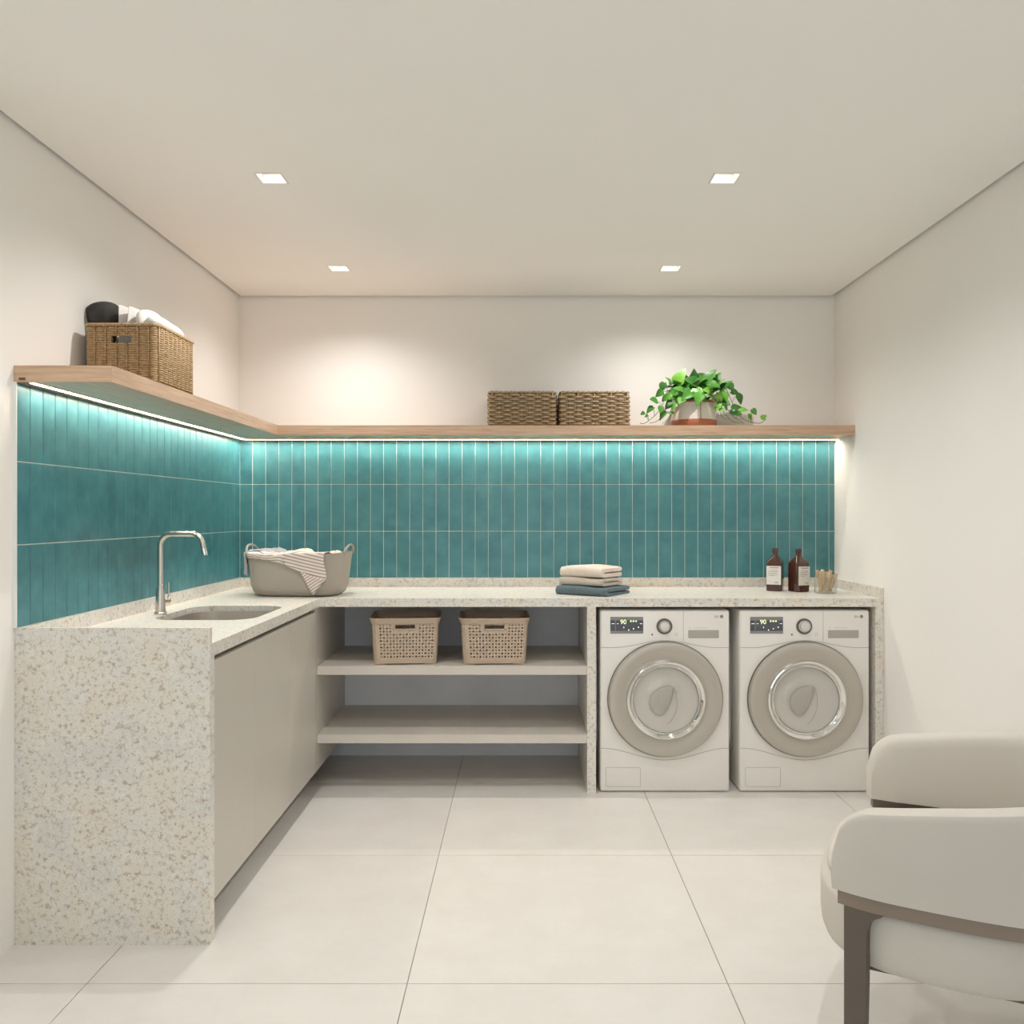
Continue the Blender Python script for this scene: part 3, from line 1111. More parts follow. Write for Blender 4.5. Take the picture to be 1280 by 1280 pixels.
bm = BM()
uvl = bm.loops.layers.uv.new('UVMap')
cloth_patch(bm, roll_drape, 26, 18, lambda u, v: (u, v * 5.2 + 0.5 * math.sin(9 * u) + 20), uvl)
o = obj('striped_cloth', bm, M['stripes'], None, 'all')
tub_world(o); solid(o, 0.003)
tag(o, 'crumpled striped cloth along the left rim of the grey tub', 'cloth', 'laundry in the grey tub')


def grey_drape(u, v):     # blue-grey cloth hanging over the left end of the tub
    y = -0.120 + 0.17 * u
    a, b = tub_ab(0.2)

    def end_x(yy, z):
        aa, bb = tub_ab(min(0.2, z))
        return -aa * max(0.0, 1 - min(0.999, abs(yy / bb)) ** TN) ** (1 / TN)
    if v < 0.35:
        f = v / 0.35
        return (-0.12 + (end_x(y, 0.2) + 0.12) * f, y, 0.212 + 0.010 * math.sin(PI * f) + 0.004 * math.sin(9 * u))
    f = (v - 0.35) / 0.65
    z = 0.214 - (0.115 - 0.05 * u) * f
    return (end_x(y, z) - 0.009 - 0.028 * f * f * (0.4 + u * 0.6) - 0.003 * math.sin(12 * u), y, z)


bm = BM()
uvl = bm.loops.layers.uv.new('UVMap')
cloth_patch(bm, grey_drape, 14, 16, lambda u, v: (u, v), uvl)
o = obj('grey_cloth', bm, M['greycloth'], None, 'all')
tub_world(o); solid(o, 0.004)
tag(o, 'blue-grey cloth hanging over the left end of the grey tub', 'cloth', 'laundry in the grey tub')


def lump(name, mat, label, c, a, b, h, seed):
    rnd = random.Random(seed)
    ph = [rnd.uniform(0, 6) for _ in range(4)]
    rings = []
    for k in range(9):
        f = k / 8
        s = math.sqrt(max(0.02, 1 - f * f))
        rings.append([(c[0] + a * s * math.cos(t) * (1 + 0.12 * math.sin(3 * t + ph[0])), c[1] + b * s * math.sin(t) * (1 + 0.1 * math.sin(2 * t + ph[1])),
                       c[2] + h * f + 0.010 * math.sin(3 * t + ph[2] + 4 * f) * s + 0.006 * math.sin(5 * t + ph[3] - 3 * f)) for t in [2 * PI * i / 22 for i in range(22)]])
    bm = BM()
    loft(bm, rings)
    o = obj(name, bm, mat, None, 'all')
    tub_world(o)
    return tag(o, label, 'cloth', 'laundry in the grey tub')


lump('grey_cloth', M['greycloth'], 'pale blue-grey folded cloth showing above the back of the tub', (-0.135, 0.045, 0.150), 0.080, 0.062, 0.075, 3)
lump('white_cloth', M['cream'], 'cream crumpled cloth heaped in the middle of the grey tub', (0.010, 0.030, 0.150), 0.080, 0.095, 0.073, 5)
lump('beige_cloth', M['cream'], 'cream cloth knot near the right handle of the grey tub', (0.175, 0.0, 0.150), 0.050, 0.10, 0.064, 8)


# ------------------------------------------------------------------ stack of folded towels
def folded_towel(label, mat, corner, L, W, h, rz, z0, layers=2, group='folded towels on the worktop'):
    """folded sheet: fold bulges towards -x', open ends towards +x'; length along the left face"""
    bm = BM()
    # profile in (w, z): w=0 at the fold facing front-left, open ends at w=W
    g = h * 0.10
    prof = []
    nA = 10
    r = h * 0.5
    for i in range(nA + 1):                       # fold, from bottom to top
        a = -PI / 2 - PI * i / nA
        prof.append((r * 0.9 + r * 0.9 * math.cos(a) * 1.0, h / 2 + h / 2 * math.sin(a)))
    prof += [(W * 0.35, h * 1.04), (W * 0.7, h * 0.99), (W * 0.97, h * 0.97), (W, h * 0.90)]
    for k in range(1, layers):
        zz = h * (1 - k / layers)
        prof += [(W * 1.0, zz + g * 2.2), (W * 0.975, zz + g), (W * 0.6, zz + g * 1.1), (r * 1.1, zz + g * 0.6), (r * 0.9, zz), (r * 1.1, zz - g * 0.6), (W * 0.6, zz - g * 0.9), (W * 0.975, zz - g), (W * 1.0, zz - g * 2.2)]
    prof += [(W, h * 0.08), (W * 0.97, 0.0), (W * 0.5, 0.0)]
    rings = []
    n = 15
    for j in range(n + 1):
        f = j / n
        y = L * f
        inset = 0.008 * (1 if j in (0, n) else (0.3 if j in (1, n - 1) else 0))
        wob = 0.0035 * math.sin(6 * f + h * 90)
        rings.append([(inset + (p - 2 * inset * p / W), y, max(0.0, q * (1 - (0.12 if j in (0, n) else (0.03 if j in (1, n - 1) else 0))) + wob * q / h + (0.0016 * math.sin(p * 70 + 2 * f) * (0.2 < q / h < 0.95)))) for p, q in prof])
    # y spacing: denser at the ends
    for j, rg in enumerate(rings):
        f = j / n
        yy = L * (0 if j == 0 else 0.02 if j == 1 else 0.98 if j == n - 1 else 1 if j == n else 0.02 + 0.96 * (j - 1) / (n - 2))
        rings[j] = [(p[0], yy, p[2]) for p in rg]
    loft(bm, rings)
    o = obj('folded_towel', bm, mat, None, True)
    o.location = (corner[0], corner[1], z0)
    o.rotation_euler = (0, 0, rz)
    return tag(o, label, 'towel', group)


# the near corner of the stack points at the viewer; fold side faces front-left, layered ends face front-right
RZ = math.radians(56)
folded_towel('slate blue folded towel at the bottom of the stack on the worktop', M['slate'], (PX(757, 4.065), 4.075), 0.285, 0.262, 0.044, RZ, ZT + 0.0003)
folded_towel('beige folded towel in the middle of the stack on the worktop', M['beige'], (PX(752, 4.10), 4.105), 0.245, 0.225, 0.038, RZ, ZT + 0.0475)
folded_towel('cream folded towel on top of the stack on the worktop', M['cream'], (PX(752, 4.10), 4.110), 0.240, 0.220, 0.051, RZ, ZT + 0.0885)


# ------------------------------------------------------------------ amber bottles
def bottle(label, loc, rz, lab_x):
    t = thing('amber_bottle', label, 'bottle', loc, rz, 'amber bottles on the worktop')
    bm = BM()
    hwb = 0.0405
    rings = []
    for z, hwz, rad in ((0.0, hwb - 0.004, 0.012), (0.003, hwb, 0.013), (0.145, hwb, 0.013), (0.152, hwb - 0.003, 0.014), (0.178, 0.019, 0.0185), (0.184, 0.0145, 0.0143), (0.200, 0.0140, 0.0138)):
        rings.append([(p[0], p[1], z) for p in rrect(hwz, hwz, rad, 5)])
    loft(bm, rings)
    obj('body', bm, M['amber'], t, True)
    bm = BM(); lathe(bm, [(0.0138, 0.200), (0.0162, 0.202), (0.0162, 0.2165), (0.0145, 0.220), (0.006, 0.2205)], 20, cap0=True, cap1=True)
    obj('cap', bm, M['amber'], t, True)
    bm = BM(); box(bm, -hwb + 0.004, hwb - 0.004, -hwb - 0.0012, -hwb - 0.0002, 0.034, 0.130)
    lb = obj('label', bm, M['paper'], t)
    bm = BM()
    rnd = random.Random(int(lab_x * 100))
    yy = -hwb - 0.0016
    for z, hz, x0_, x1_ in ((0.1215, 0.0022, -0.02, 0.026), (0.1075, 0.0012, -0.018, -0.006), (0.1070, 0.0012, -0.003, 0.02), (0.1010, 0.001, -0.028, 0.024), (0.0935, 0.001, -0.028, 0.014), (0.0870, 0.001, -0.028, 0.022), (0.0805, 0.001, -0.024, 0.006), (0.0455, 0.0022, 0.004, 0.024)):
        x = x0_
        while x < x1_:
            wd = rnd.uniform(0.002, 0.006)
            box(bm, x, min(x + wd, x1_), yy, yy + 0.0004, z - hz, z + hz)
            x += wd + 0.0013
    tag(obj('label_print', bm, M['print_'], lb), kind='stuff')
    return t


bottle('amber bottle farther from the jar, label turned to the left', (PX(969.0, 4.43), 4.43, ZT + 0.0003), math.radians(-27), 1)
bottle('amber bottle between the other bottle and the jar, label turned to the right', (PX(998.3, 4.385), 4.385, ZT + 0.0003), math.radians(24), 2)

# ------------------------------------------------------------------ glass jar with wooden pegs
JX, JY = PX(1032.3, 4.275), 4.283
jr = thing('glass_jar', 'small clear glass jar of wooden pegs beside the amber bottles', 'jar', (JX, JY, ZT + 0.0003))
bm = BM()
JR, JH = 0.055, 0.098
pr = [(0.001, 0.004), (JR - 0.006, 0.004), (JR - 0.003, 0.007), (JR - 0.0025, JH), (JR - 0.0008, JH + 0.001), (JR, JH), (JR, 0.004), (JR - 0.004, 0.0), (0.001, 0.0)]
lathe(bm, pr, 36)
obj('glass_body', bm, M['glass'], jr, True)


def peg_mesh():
    bm = BM()
    L = 0.075
    for s in (-1, 1):       # two tapering legs meeting at the spring
        pts = [(s * 0.0008, 0.0), (s * 0.0045, 0.004), (s * 0.0062, 0.030), (s * 0.0070, 0.050), (s * 0.0085, L), (s * 0.0040, L), (s * 0.0018, 0.050), (s * 0.0006, 0.030)]
        prism(bm, [(p[0], -0.0048, p[1]) for p in pts], (0, 0.0096, 0))
    tube(bm, [(-0.0085, 0.0, 0.042), (-0.0085, 0.0062, 0.042), (0.0085, 0.0062, 0.042), (0.0085, 0.0, 0.042)], 0.0011, 5)
    bmesh.ops.recalc_face_normals(bm, faces=bm.faces)
    me = bpy.data.meshes.new('wooden_peg'); bm.to_mesh(me); bm.free()
    me.materials.append(M['peg'])
    return me


pm = peg_mesh()
rnd = random.Random(4)
for k in range(28):
    a = k * 2.4
    rad = 0.008 + 0.030 * ((k * 0.618) % 1)
    o = bpy.data.objects.new('wooden_peg', pm)
    C.objects.link(o)
    zz = 0.008 + (0.0 if k < 10 else 0.018 + 0.018 * (k % 3) / 2)
    o.location = (JX + rad * math.cos(a), JY + rad * math.sin(a), ZT + zz)
    tilt = rnd.uniform(0.1, 0.42) * (0.8 if k < 10 else 1.0)
    o.rotation_euler = (tilt * math.sin(a + 0.6), -tilt * math.cos(a + 0.6), rnd.uniform(0, 6))
    tag(o, 'pale wooden peg among others standing in the glass jar', 'peg', 'wooden pegs in the glass jar')

# ------------------------------------------------------------------ potted plant on the back shelf
PTX, PTY = PX(868, 4.50), 4.515
pp = thing('potted_plant', 'trailing green pothos in a white and terracotta pot on the oak shelf', 'plant', (PTX, PTY, ST + 0.0003))
bm = BM(); lathe(bm, [(0.119, 0.036), (0.1185, 0.06), (0.113, 0.125), (0.107, 0.125), (0.110, 0.036)], 40)
pot = obj('pot', bm, M['potwhite'], pp, True)
bm = BM(); lathe(bm, [(0.117, 0.0), (0.1195, 0.003), (0.1205, 0.034), (0.1195, 0.037), (0.109, 0.037)], 40, cap0=True); obj('base_band', bm, M['terra'], pot, True)
bm = BM(); lathe(bm, [(0.1130, 0.124), (0.1135, 0.136), (0.1115, 0.138), (0.1055, 0.137), (0.1055, 0.124)], 40); obj('rim_band', bm, M['terra'], pot, True)
bm = BM(); tube(bm, [(0.012, -0.1205, 0.037), (0.012, -0.1195, 0.06), (0.012, -0.1145, 0.122)], 0.0025, 6); obj('seam', bm, M['rattan'], pot, True)
bm = BM(); lathe(bm, [(0.106, 0.112), (0.06, 0.122), (0.001, 0.125)], 28); obj('soil', bm, M['soil'], pp, True)


def leaf_mesh(seed, fold, curl):
    bm = BM()
    n = 7
    mid, lef, rig, l2, r2 = [], [], [], [], []
    for i in range(n + 1):
        f = i / n
        wv = 0.0 if i in (n,) else 0.43 * math.sin(PI * (f * 0.93 + 0.07) ** 0.62) ** 0.9
        if i == 0:
            wv = 0.20
        yb = f - (0.10 if i == 0 else 0)
        zc = -curl * f * f
        mid.append((0, f, zc)); 
        lef.append((-wv * 0.55, (f + yb) / 2, zc + fold * wv * 0.5)); rig.append((wv * 0.55, (f + yb) / 2, zc + fold * wv * 0.5))
        l2.append((-wv, yb, zc + fold * wv * 0.55)); r2.append((wv, yb, zc + fold * wv * 0.55))
    cols = [[bm.verts.new(p) for p in c] for c in (l2, lef, mid, rig, r2)]
    for a, b in zip(cols, cols[1:]):
        for i in range(n):
            try:
                bm.faces.new((a[i], b[i], b[i + 1], a[i + 1]))
            except ValueError:
                pass
    bmesh.ops.remove_doubles(bm, verts=bm.verts, dist=1e-4)
    me = bpy.data.meshes.new('leaf'); bm.to_mesh(me); bm.free()
    me.polygons.foreach_set('use_smooth', [True] * len(me.polygons))
    me.materials.append(M['leaf'])
    return me


LM = [leaf_mesh(0, 0.35, 0.20), leaf_mesh(1, 0.6, 0.35), leaf_mesh(2, 0.15, 0.10), leaf_mesh(3, 0.45, 0.5)]
rnd = random.Random(11)


def leaf(tip_from, d, size, roll, up=Vector((0, 0, 1))):
    d = Vector(d).normalized()
    side = d.cross(up)
    if side.length < 0.05:
        side = Vector((1, 0, 0))
    side.normalize()
    nz = side.cross(d)
    m3 = Matrix((side, d, nz)).transposed() @ Matrix.Rotation(roll, 3, 'Y')
    o = bpy.data.objects.new('leaf', LM[rnd.randrange(4)])
    C.objects.link(o)
    o.parent = pp
    o.matrix_local = Matrix.Translation(Vector(tip_from)) @ m3.to_4x4() @ Matrix.Diagonal((size, size, size, 1))


def lp(px, py, y):          # photo pixel on the plane y (local) -> local point of the plant
    Y = PTY + y
    return Vector((PX(px, Y) - PTX, y, PZ(py, Y) - ST))


# crown leaves, read from the photograph: (base px, tip px, depth, size in px)
crown = [((846, 480), (852, 463), -.02, 21), ((838, 482), (835, 470), .0, 15), ((858, 484), (856, 464), .02, 20), ((862, 482), (873, 471), -.05, 20),
         ((870, 486), (871, 500), -.11, 20), ((868, 488), (879, 494), -.10, 20), ((855, 490), (841, 481), -.09, 16), ((850, 494), (858, 487), -.08, 16),
         ((848, 496), (836, 489), -.05, 14), ((856, 496), (849, 503), -.11, 17), ((866, 478), (868, 465), .03, 18), ((880, 482), (877, 470), .02, 17),
         ((878, 484), (892, 459), -.04, 24), ((884, 478), (893, 458), -.01, 20), ((886, 482), (891, 470), .0, 18), ((892, 480), (899, 465), .0, 16),
         ((896, 484), (906, 470), -.03, 18), ((900, 488), (909, 479), -.04, 17), ((897, 486), (889, 480), -.10, 18), ((886, 480), (898, 481), -.09, 16),
         ((903, 490), (907, 499), -.08, 16), ((898, 492), (904, 501), -.09, 15), ((890, 490), (880, 486), -.11, 14), ((884, 492), (893, 497), -.11, 14),
         ((872, 480), (861, 474), -.07, 19), ((864, 490), (854, 497), -.115, 18), ((875, 492), (872, 502), -.13, 17), ((844, 490), (840, 500), -.06, 14),
         ((852, 484), (846, 474), .03, 18), ((905, 486), (911, 476), .02, 15), ((870, 476), (880, 468), .06, 18), ((858, 478), (862, 466), .06, 17)]
for (bx, by), (tx, ty), y, sz in crown:
    a = lp(bx, by, y)
    b = lp(tx, ty, y + rnd.uniform(-0.05, 0.0))
    leaf(a, b - a + Vector((0, -0.015, 0)), sz * 0.00422 * 0.95, rnd.uniform(-0.5, 0.5), Vector((0, -0.75, 0.65)))
for k in range(70):
    a = rnd.uniform(0, 2 * PI)
    r0 = rnd.uniform(0.01, 0.085)
    base = Vector((r0 * math.cos(a) * 1.25, r0 * math.sin(a) * 0.6, 0.135 + rnd.uniform(0, 0.095)))
    d = Vector((math.cos(a) * 0.9, math.sin(a) * 0.6 - 0.25, rnd.uniform(-0.1, 1.0)))
    leaf(base, d, rnd.uniform(0.045, 0.07), rnd.uniform(-0.6, 0.6), Vector((0, -0.5, 0.85)))

# trailing vines with their leaves: pixel paths read from the photograph
vines = [([(850, 497), (836, 492), (826, 510), (818, 520), (806, 529), (800, 529.0)], -.06, [(828, 484, 12), (824, 492, 11), (817, 500, 13), (812, 512, 11), (803, 517, 6), (808, 520, 5)]),
         ([(848, 498), (838, 500), (831, 514), (822, 526), (812, 529.0)], -.09, [(831, 498, 10), (836, 506, 12), (826, 512, 10), (828, 518, 13)]),
         ([(850, 499), (841, 503), (838, 518), (832, 527), (828, 529.0)], -.11, [(838, 504, 11), (838, 516, 9), (834, 496, 11)]),
         ([(852, 499), (842, 508), (839, 520), (834, 529.0)], -.12, [(842, 508, 8)]),
         ([(892, 497), (906, 486), (915, 503), (924, 519), (936, 527), (950, 529.0), (957, 524)], -.05, [(914, 484, 11), (919, 490, 10), (925, 499, 14), (930, 512, 11), (943, 515, 9), (955, 521, 8), (938, 521, 8)]),
         ([(890, 498), (900, 498), (910, 512), (918, 522), (930, 529.0)], -.10, [(902, 505, 13), (908, 504, 12), (921, 509, 12), (918, 513, 11), (924, 517, 8)]),
         ([(888, 499), (898, 503), (905, 516), (916, 527), (926, 529.0)], -.12, [(898, 508, 11), (907, 508, 10), (900, 498, 11)]),
         ([(890, 498), (897, 505), (902, 520), (912, 524)], -.13, [(903, 512, 8)])]
for path, y, lvs in vines:
    bm = BM()
    pts = [lp(px, py, y) for px, py in path]
    pts = [Vector((p.x, p.y, max(p.z, 0.004))) for p in pts]
    fine = []
    for i in range(len(pts) - 1):       # Catmull-Rom
        p0, p1, p2, p3 = pts[max(0, i - 1)], pts[i], pts[i + 1], pts[min(len(pts) - 1, i + 2)]
        for k in range(5):
            t_ = k / 5
            fine.append(0.5 * ((2 * p1) + (p2 - p0) * t_ + (2 * p0 - 5 * p1 + 4 * p2 - p3) * t_ ** 2 + (-p0 + 3 * p1 - 3 * p2 + p3) * t_ ** 3))
    fine.append(pts[-1])
    fine = [Vector((p.x, p.y, max(p.z, 0.003))) for p in fine]
    tube(bm, fine, 0.0017, 5)
    obj('vine', bm, M['vine'], pp, 'all')
    for lx, ly, sz in lvs:
        c = lp(lx, ly, y - 0.004)
        near = min(fine, key=lambda q: (q - c).length)
        s = 1 if path[-1][0] > path[0][0] else -1
        d = Vector((s * rnd.uniform(0.1, 0.9), rnd.uniform(-0.3, 0.0), rnd.uniform(-0.9, 0.5))).normalized()
        size = sz * 0.00422
        base = c - d * size * 0.5
        base.z = max(base.z, 0.012)
        leaf(base, d, size, rnd.uniform(-0.5, 0.5), Vector((0, -0.85, 0.5)))
        bm = BM(); tube(bm, [near, (near + base) / 2 + Vector((0, 0, 0.004)), base], 0.0011, 4)
        obj('petiole', bm, M['vine'], pp, 'all')


# ------------------------------------------------------------------ washing machines
def text_mesh(txt, size, mirror=False):
    cu = bpy.data.curves.new('lettering', 'FONT')
    cu.body = txt
    cu.size = size
    cu.align_x = 'CENTER'
    cu.align_y = 'CENTER'
    cu.extrude = 0.0002
    to = bpy.data.objects.new('lettering_tmp', cu)
    C.objects.link(to)
    bpy.context.view_layer.update()
    me = bpy.data.meshes.new_from_object(to)
    bpy.data.objects.remove(to)
    mat = Matrix.Rotation(PI / 2, 4, 'X')
    if mirror:
        mat = mat @ Matrix.Diagonal((-1, 1, 1, 1))
    me.transform(mat)
    if mirror:
        me.flip_normals()
    return me


WYF = 4.040                     # front face of the washers
KX = WYF / F


def make_washer(label, x_left, x_right):
    cxp = (x_left + x_right) / 2
    wx = PX(cxp, WYF)
    W = (x_right - x_left) * KX
    t = thing('washing_machine', label, 'washing machine', (wx, WYF, 0.0), 0, 'washing machines under the worktop')

    def P(px, py):              # pixel on the first washer's front -> local x, z
        return ((px - 831.1) * KX, H - (py - VY) * KX)
    bm = BM(); box(bm, -W / 2, W / 2, 0.0, 0.585, 0.004, PZ(762.8, WYF), 0.011, 3)
    obj('body', bm, M['wwhite'], t, True)
    bm = BM(); box(bm, -W / 2 + 0.02, W / 2 - 0.02, 0.015, 0.56, 0.0, 0.006); obj('foot_frame', bm, M['wgrey'], t)
    # grip moulding pressed into each side panel
    for s in (-1, 1):
        bm = BM()
        tube(bm, [(s * (W / 2 + 0.0005), 0.13, 0.18), (s * (W / 2 + 0.0012), 0.16, 0.15), (s * (W / 2 + 0.0012), 0.19, 0.20), (s * (W / 2 + 0.0012), 0.19, 0.78)], 0.0022, 6)
        obj('side_moulding', bm, M['chrome'], t, True)

    def seam(pts, r=0.0008, y=-0.0001):
        bm = BM()
        tube(bm, [(x, y, z) for x, z in pts], r, 5)
        obj('panel_seam', bm, M['seam'], t)
    hwx = W / 2 - 0.004
    zA, zB = P(0, 809.4)[1], P(0, 800.6)[1]
    pts = []
    for i in range(41):
        x = -hwx + 2 * hwx * i / 40
        f = max(0.0, 1 - abs(x) / (hwx * 0.80))
        pts.append((x, zA + (zB - zA) * (f * f * (3 - 2 * f))))
    seam(pts)
    zA, zB = P(0, 935.2)[1], P(0, 950.0)[1]
    seam([(-hwx + 2 * hwx * i / 40, zA + (zB - zA) * (0.5 + 0.5 * math.cos(PI * (-1 + 2 * i / 40)))) for i in range(41)])
    xs_, z0_ = P(854.2, 0)[0], P(0, 801.5)[1]
    seam([(xs_, P(0, 763.8)[1]), (xs_, z0_)], 0.0006)
    # service flap
    a, b = P(757.2, 959.3), P(800.7, 983.3)
    bm = BM()
    fl = rrect((b[0] - a[0]) / 2, (a[1] - b[1]) / 2, 0.006, 4, (a[0] + b[0]) / 2, (a[1] + b[1]) / 2)
    tube(bm, [(x, 0.0, z) for x, z in fl] + [(fl[0][0], 0.0, fl[0][1])], 0.0006, 5)
    obj('flap_seam', bm, M['seam'], t)
    # display
    a, b = P(762.9, 771.1), P(804.0, 791.9)
    bm = BM(); box(bm, a[0], b[0], -0.0012, 0.001, b[1], a[1]); dsp = obj('display', bm, M['screen'], t)
    wdt, hgt = b[0] - a[0], a[1] - b[1]

    def D(u0, u1, v0, v1, mat, nm, y=-0.0016):
        bm = BM(); box(bm, a[0] + wdt * u0, a[0] + wdt * u1, y, -0.0012, a[1] - hgt * v1, a[1] - hgt * v0)
        return obj(nm, bm, mat, dsp)
    D(0, 1, 0.0, 0.20, M['screen2'], 'display_band'); D(0, 1, 0.84, 1.0, M['screen2'], 'display_band'); D(0.145, 0.165, 0.2, 0.84, M['screen2'], 'display_divider')
    D(0.04, 0.13, 0.395, 0.42, M['lcdw'], 'indicator'); D(0.20, 0.25, 0.395, 0.42, M['lcdw'], 'indicator'); D(0.90, 0.97, 0.395, 0.42, M['lcdw'], 'indicator')
    me = text_mesh('90', 0.030)
    me.materials.append(M['lcd'])
    o = bpy.data.objects.new('digits', me); C.objects.link(o); o.parent = dsp
    o.location = (a[0] + wdt * 0.395, -0.0016, a[1] - hgt * 0.315)
    for u in (0.60, 0.68, 0.76):
        D(u, u + 0.045, 0.21, 0.30, M['lcd'], 'indicator')
    for u, v in ((0.395, 0.63), (0.545, 0.79), (0.69, 0.71), (0.84, 0.62)):
        D(u, u + 0.026, v - 0.035, v + 0.035, M['lcdw'], 'indicator')
    # dial
    c = P(830.4, 782.8)
    bm = BM(); lathe(bm, [(0.0375, 0.0), (0.0375, 0.004), (0.0355, 0.006), (0.0300, 0.006), (0.0295, 0.0)], 36, (c[0], 0, c[1]), 'y'); dl = obj('dial', bm, M['seam'], t, True)
    bm = BM(); lathe(bm, [(0.0295, 0.0), (0.0285, 0.012), (0.0265, 0.015), (0.0240, 0.015), (0.0225, 0.013)], 36, (c[0], 0, c[1]), 'y'); obj('knob_ring', bm, M['chrome'], dl, True)
    bm = BM(); lathe(bm, [(0.0225, 0.012), (0.0215, 0.017), (0.017, 0.019), (0.001, 0.0195)], 32, (c[0], 0, c[1]), 'y', cap1=True); obj('knob', bm, M['drum'], dl, True)
    # start and power marks
    q = P(815.0, 793.3)
    bm = BM(); prism(bm, [(q[0] - 0.0055, -0.0008, q[1]), (q[0] + 0.0035, -0.0008, q[1] + 0.0055), (q[0] + 0.0035, -0.0008, q[1] - 0.0055)], (0, 0.0009, 0)); obj('start_mark', bm, M['black'], t)
    q = P(845.5, 793.0)
    bm = BM(); tube(bm, [(q[0] + 0.006 * math.cos(i * PI / 8), -0.0003, q[1] + 0.006 * math.sin(i * PI / 8)) for i in range(17)], 0.0006, 4); obj('power_mark', bm, M['wgrey'], t)
    # detergent drawer grip
    a, b = P(860.2, 787.6), P(898.6, 797.6)
    bm = BM()
    x0_, x1_, z1_, z0_ = a[0], b[0], a[1], b[1]
    rr_ = rrect((x1_ - x0_) / 2, (z1_ - z0_) / 2, 0.004, 4, (x0_ + x1_) / 2, (z0_ + z1_) / 2)
    loft(bm, [[(x, -0.0010, z) for x, z in rr_], [((x0_ + x1_) / 2 + (x - (x0_ + x1_) / 2) * 0.985, -0.0004, (z0_ + z1_) / 2 + (z - (z0_ + z1_) / 2) * 0.95) for x, z in rr_]], True, True, True)
    obj('drawer_grip', bm, M['wgrey'], t)
    bm = BM(); x = P(862.0, 0)[0]; z = P(0, 784.8)[1]
    rn = random.Random(3)
    box(bm, x, x + 0.004, -0.0006, 0.0002, z - 0.002, z + 0.002); x += 0.022
    while x < P(884.2, 0)[0]:
        wd = rn.uniform(0.002, 0.006); box(bm, x, x + wd, -0.0006, 0.0002, z - 0.0008, z + 0.0012); x += wd + 0.002
    obj('drawer_print', bm, M['wgrey'], t)
    # emblem: round badge with the letters beside it (they read mirrored in the photograph)
    q = P(902.0, 770.7)
    bm = BM(); lathe(bm, [(0.0078, 0.0), (0.0078, 0.0009), (0.0070, 0.0012), (0.001, 0.0012)], 24, (q[0], 0, q[1]), 'y', cap1=True); bg = obj('emblem', bm, M['seam'], t)
    bm = BM(); tube(bm, [(q[0] + 0.0045 * math.cos(a_), -0.0014, q[1] + 0.0045 * math.sin(a_)) for a_ in [PI * 0.5 + 1.5 * PI * i / 14 for i in range(15)]], 0.0005, 4)
    tube(bm, [(q[0] + 0.001, -0.0014, q[1] + 0.003), (q[0] + 0.001, -0.0014, q[1] - 0.002), (q[0] - 0.002, -0.0014, q[1] - 0.002)], 0.0005, 4)
    obj('emblem_lines', bm, M['wwhite'], bg)
    me = text_mesh('LG', 0.0150, True)
    me.materials.append(M['black'])
    o = bpy.data.objects.new('lettering', me); C.objects.link(o); o.parent = t
    o.location = (P(895.6, 0)[0], -0.0006, q[1] - 0.0004)
    # door
    dc = ((831.2 - 831.1) * KX, H - (873.5 - VY) * KX)
    dcc = (dc[0], 0, dc[1])
    bm = BM(); lathe(bm, [(0.2735, 0.0), (0.2735, 0.010), (0.2665, 0.014)], 96, dcc, 'y'); obj('door_gap_shade', bm, M['seam'], t, True)  # dark ring stands in for the shade in the gap round the door
    bm = BM(); lathe(bm, [(0.2705, 0.006), (0.2690, 0.022), (0.2640, 0.030), (0.2540, 0.033), (0.230, 0.031), (0.205, 0.026), (0.192, 0.024), (0.186, 0.026)], 96, dcc, 'y'); dr = obj('door', bm, M['wring'], t, True)
    bm = BM(); lathe(bm, [(0.1875, 0.024), (0.1865, 0.034), (0.1830, 0.040), (0.1780, 0.0415), (0.1725, 0.039), (0.1665, 0.033), (0.1615, 0.029), (0.1585, 0.031), (0.1560, 0.030), (0.1545, 0.022)], 96, dcc, 'y'); obj('door_bezel', bm, M['chrome'], dr, True)
    bm = BM(); lathe(bm, [(0.1535, 0.024), (0.150, 0.034), (0.135, 0.046), (0.105, 0.056), (0.06, 0.062), (0.02, 0.063), (0.001, 0.063)], 64, dcc, 'y', cap1=True); obj('door_glass', bm, M['doorglass'], dr, True)
    bm = BM(); lathe(bm, [(0.1540, 0.024), (0.150, 0.014), (0.130, 0.008), (0.09, 0.005), (0.001, 0.004)], 64, dcc, 'y', cap1=True); obj('drum', bm, M['drum'], dr, True)
    bm = BM()                    # lifter paddle seen through the glass
    sh = [(-0.09, -0.01), (-0.055, 0.055), (0.03, 0.075), (0.055, 0.06), (0.02, -0.05), (-0.03, -0.10), (-0.07, -0.06)]
    mx_ = (sum(p[0] for p in sh) / 7, sum(p[1] for p in sh) / 7)
    loft(bm, [[(dc[0] + x, -0.0075, dc[1] + z) for x, z in sh], [(dc[0] + mx_[0] + (x - mx_[0]) * 0.88, -0.016, dc[1] + mx_[1] + (z - mx_[1]) * 0.88) for x, z in sh], [(dc[0] + mx_[0] + (x - mx_[0]) * 0.6, -0.020, dc[1] + mx_[1] + (z - mx_[1]) * 0.6) for x, z in sh]])
    pd = obj('drum_paddle', bm, M['paddle'], dr, 'all')
    m = pd.modifiers.new('soft', 'SUBSURF'); m.levels = 1; m.render_levels = 2
    bm = BM(); tube(bm, [(dc[0] + 0.085 * math.cos(a_) - 0.03, -0.014, dc[1] + 0.12 * math.sin(a_) - 0.01) for a_ in [-1.1 + 1.7 * i / 12 for i in range(13)]], 0.0012, 5)
    obj('drum_seam', bm, M['wgrey'], dr)
    return t


make_washer('white front-loading washing machine beside the open shelves', 750.2, 912.0)
make_washer('white front-loading washing machine nearest the right wall', 924.6, 1087.0)


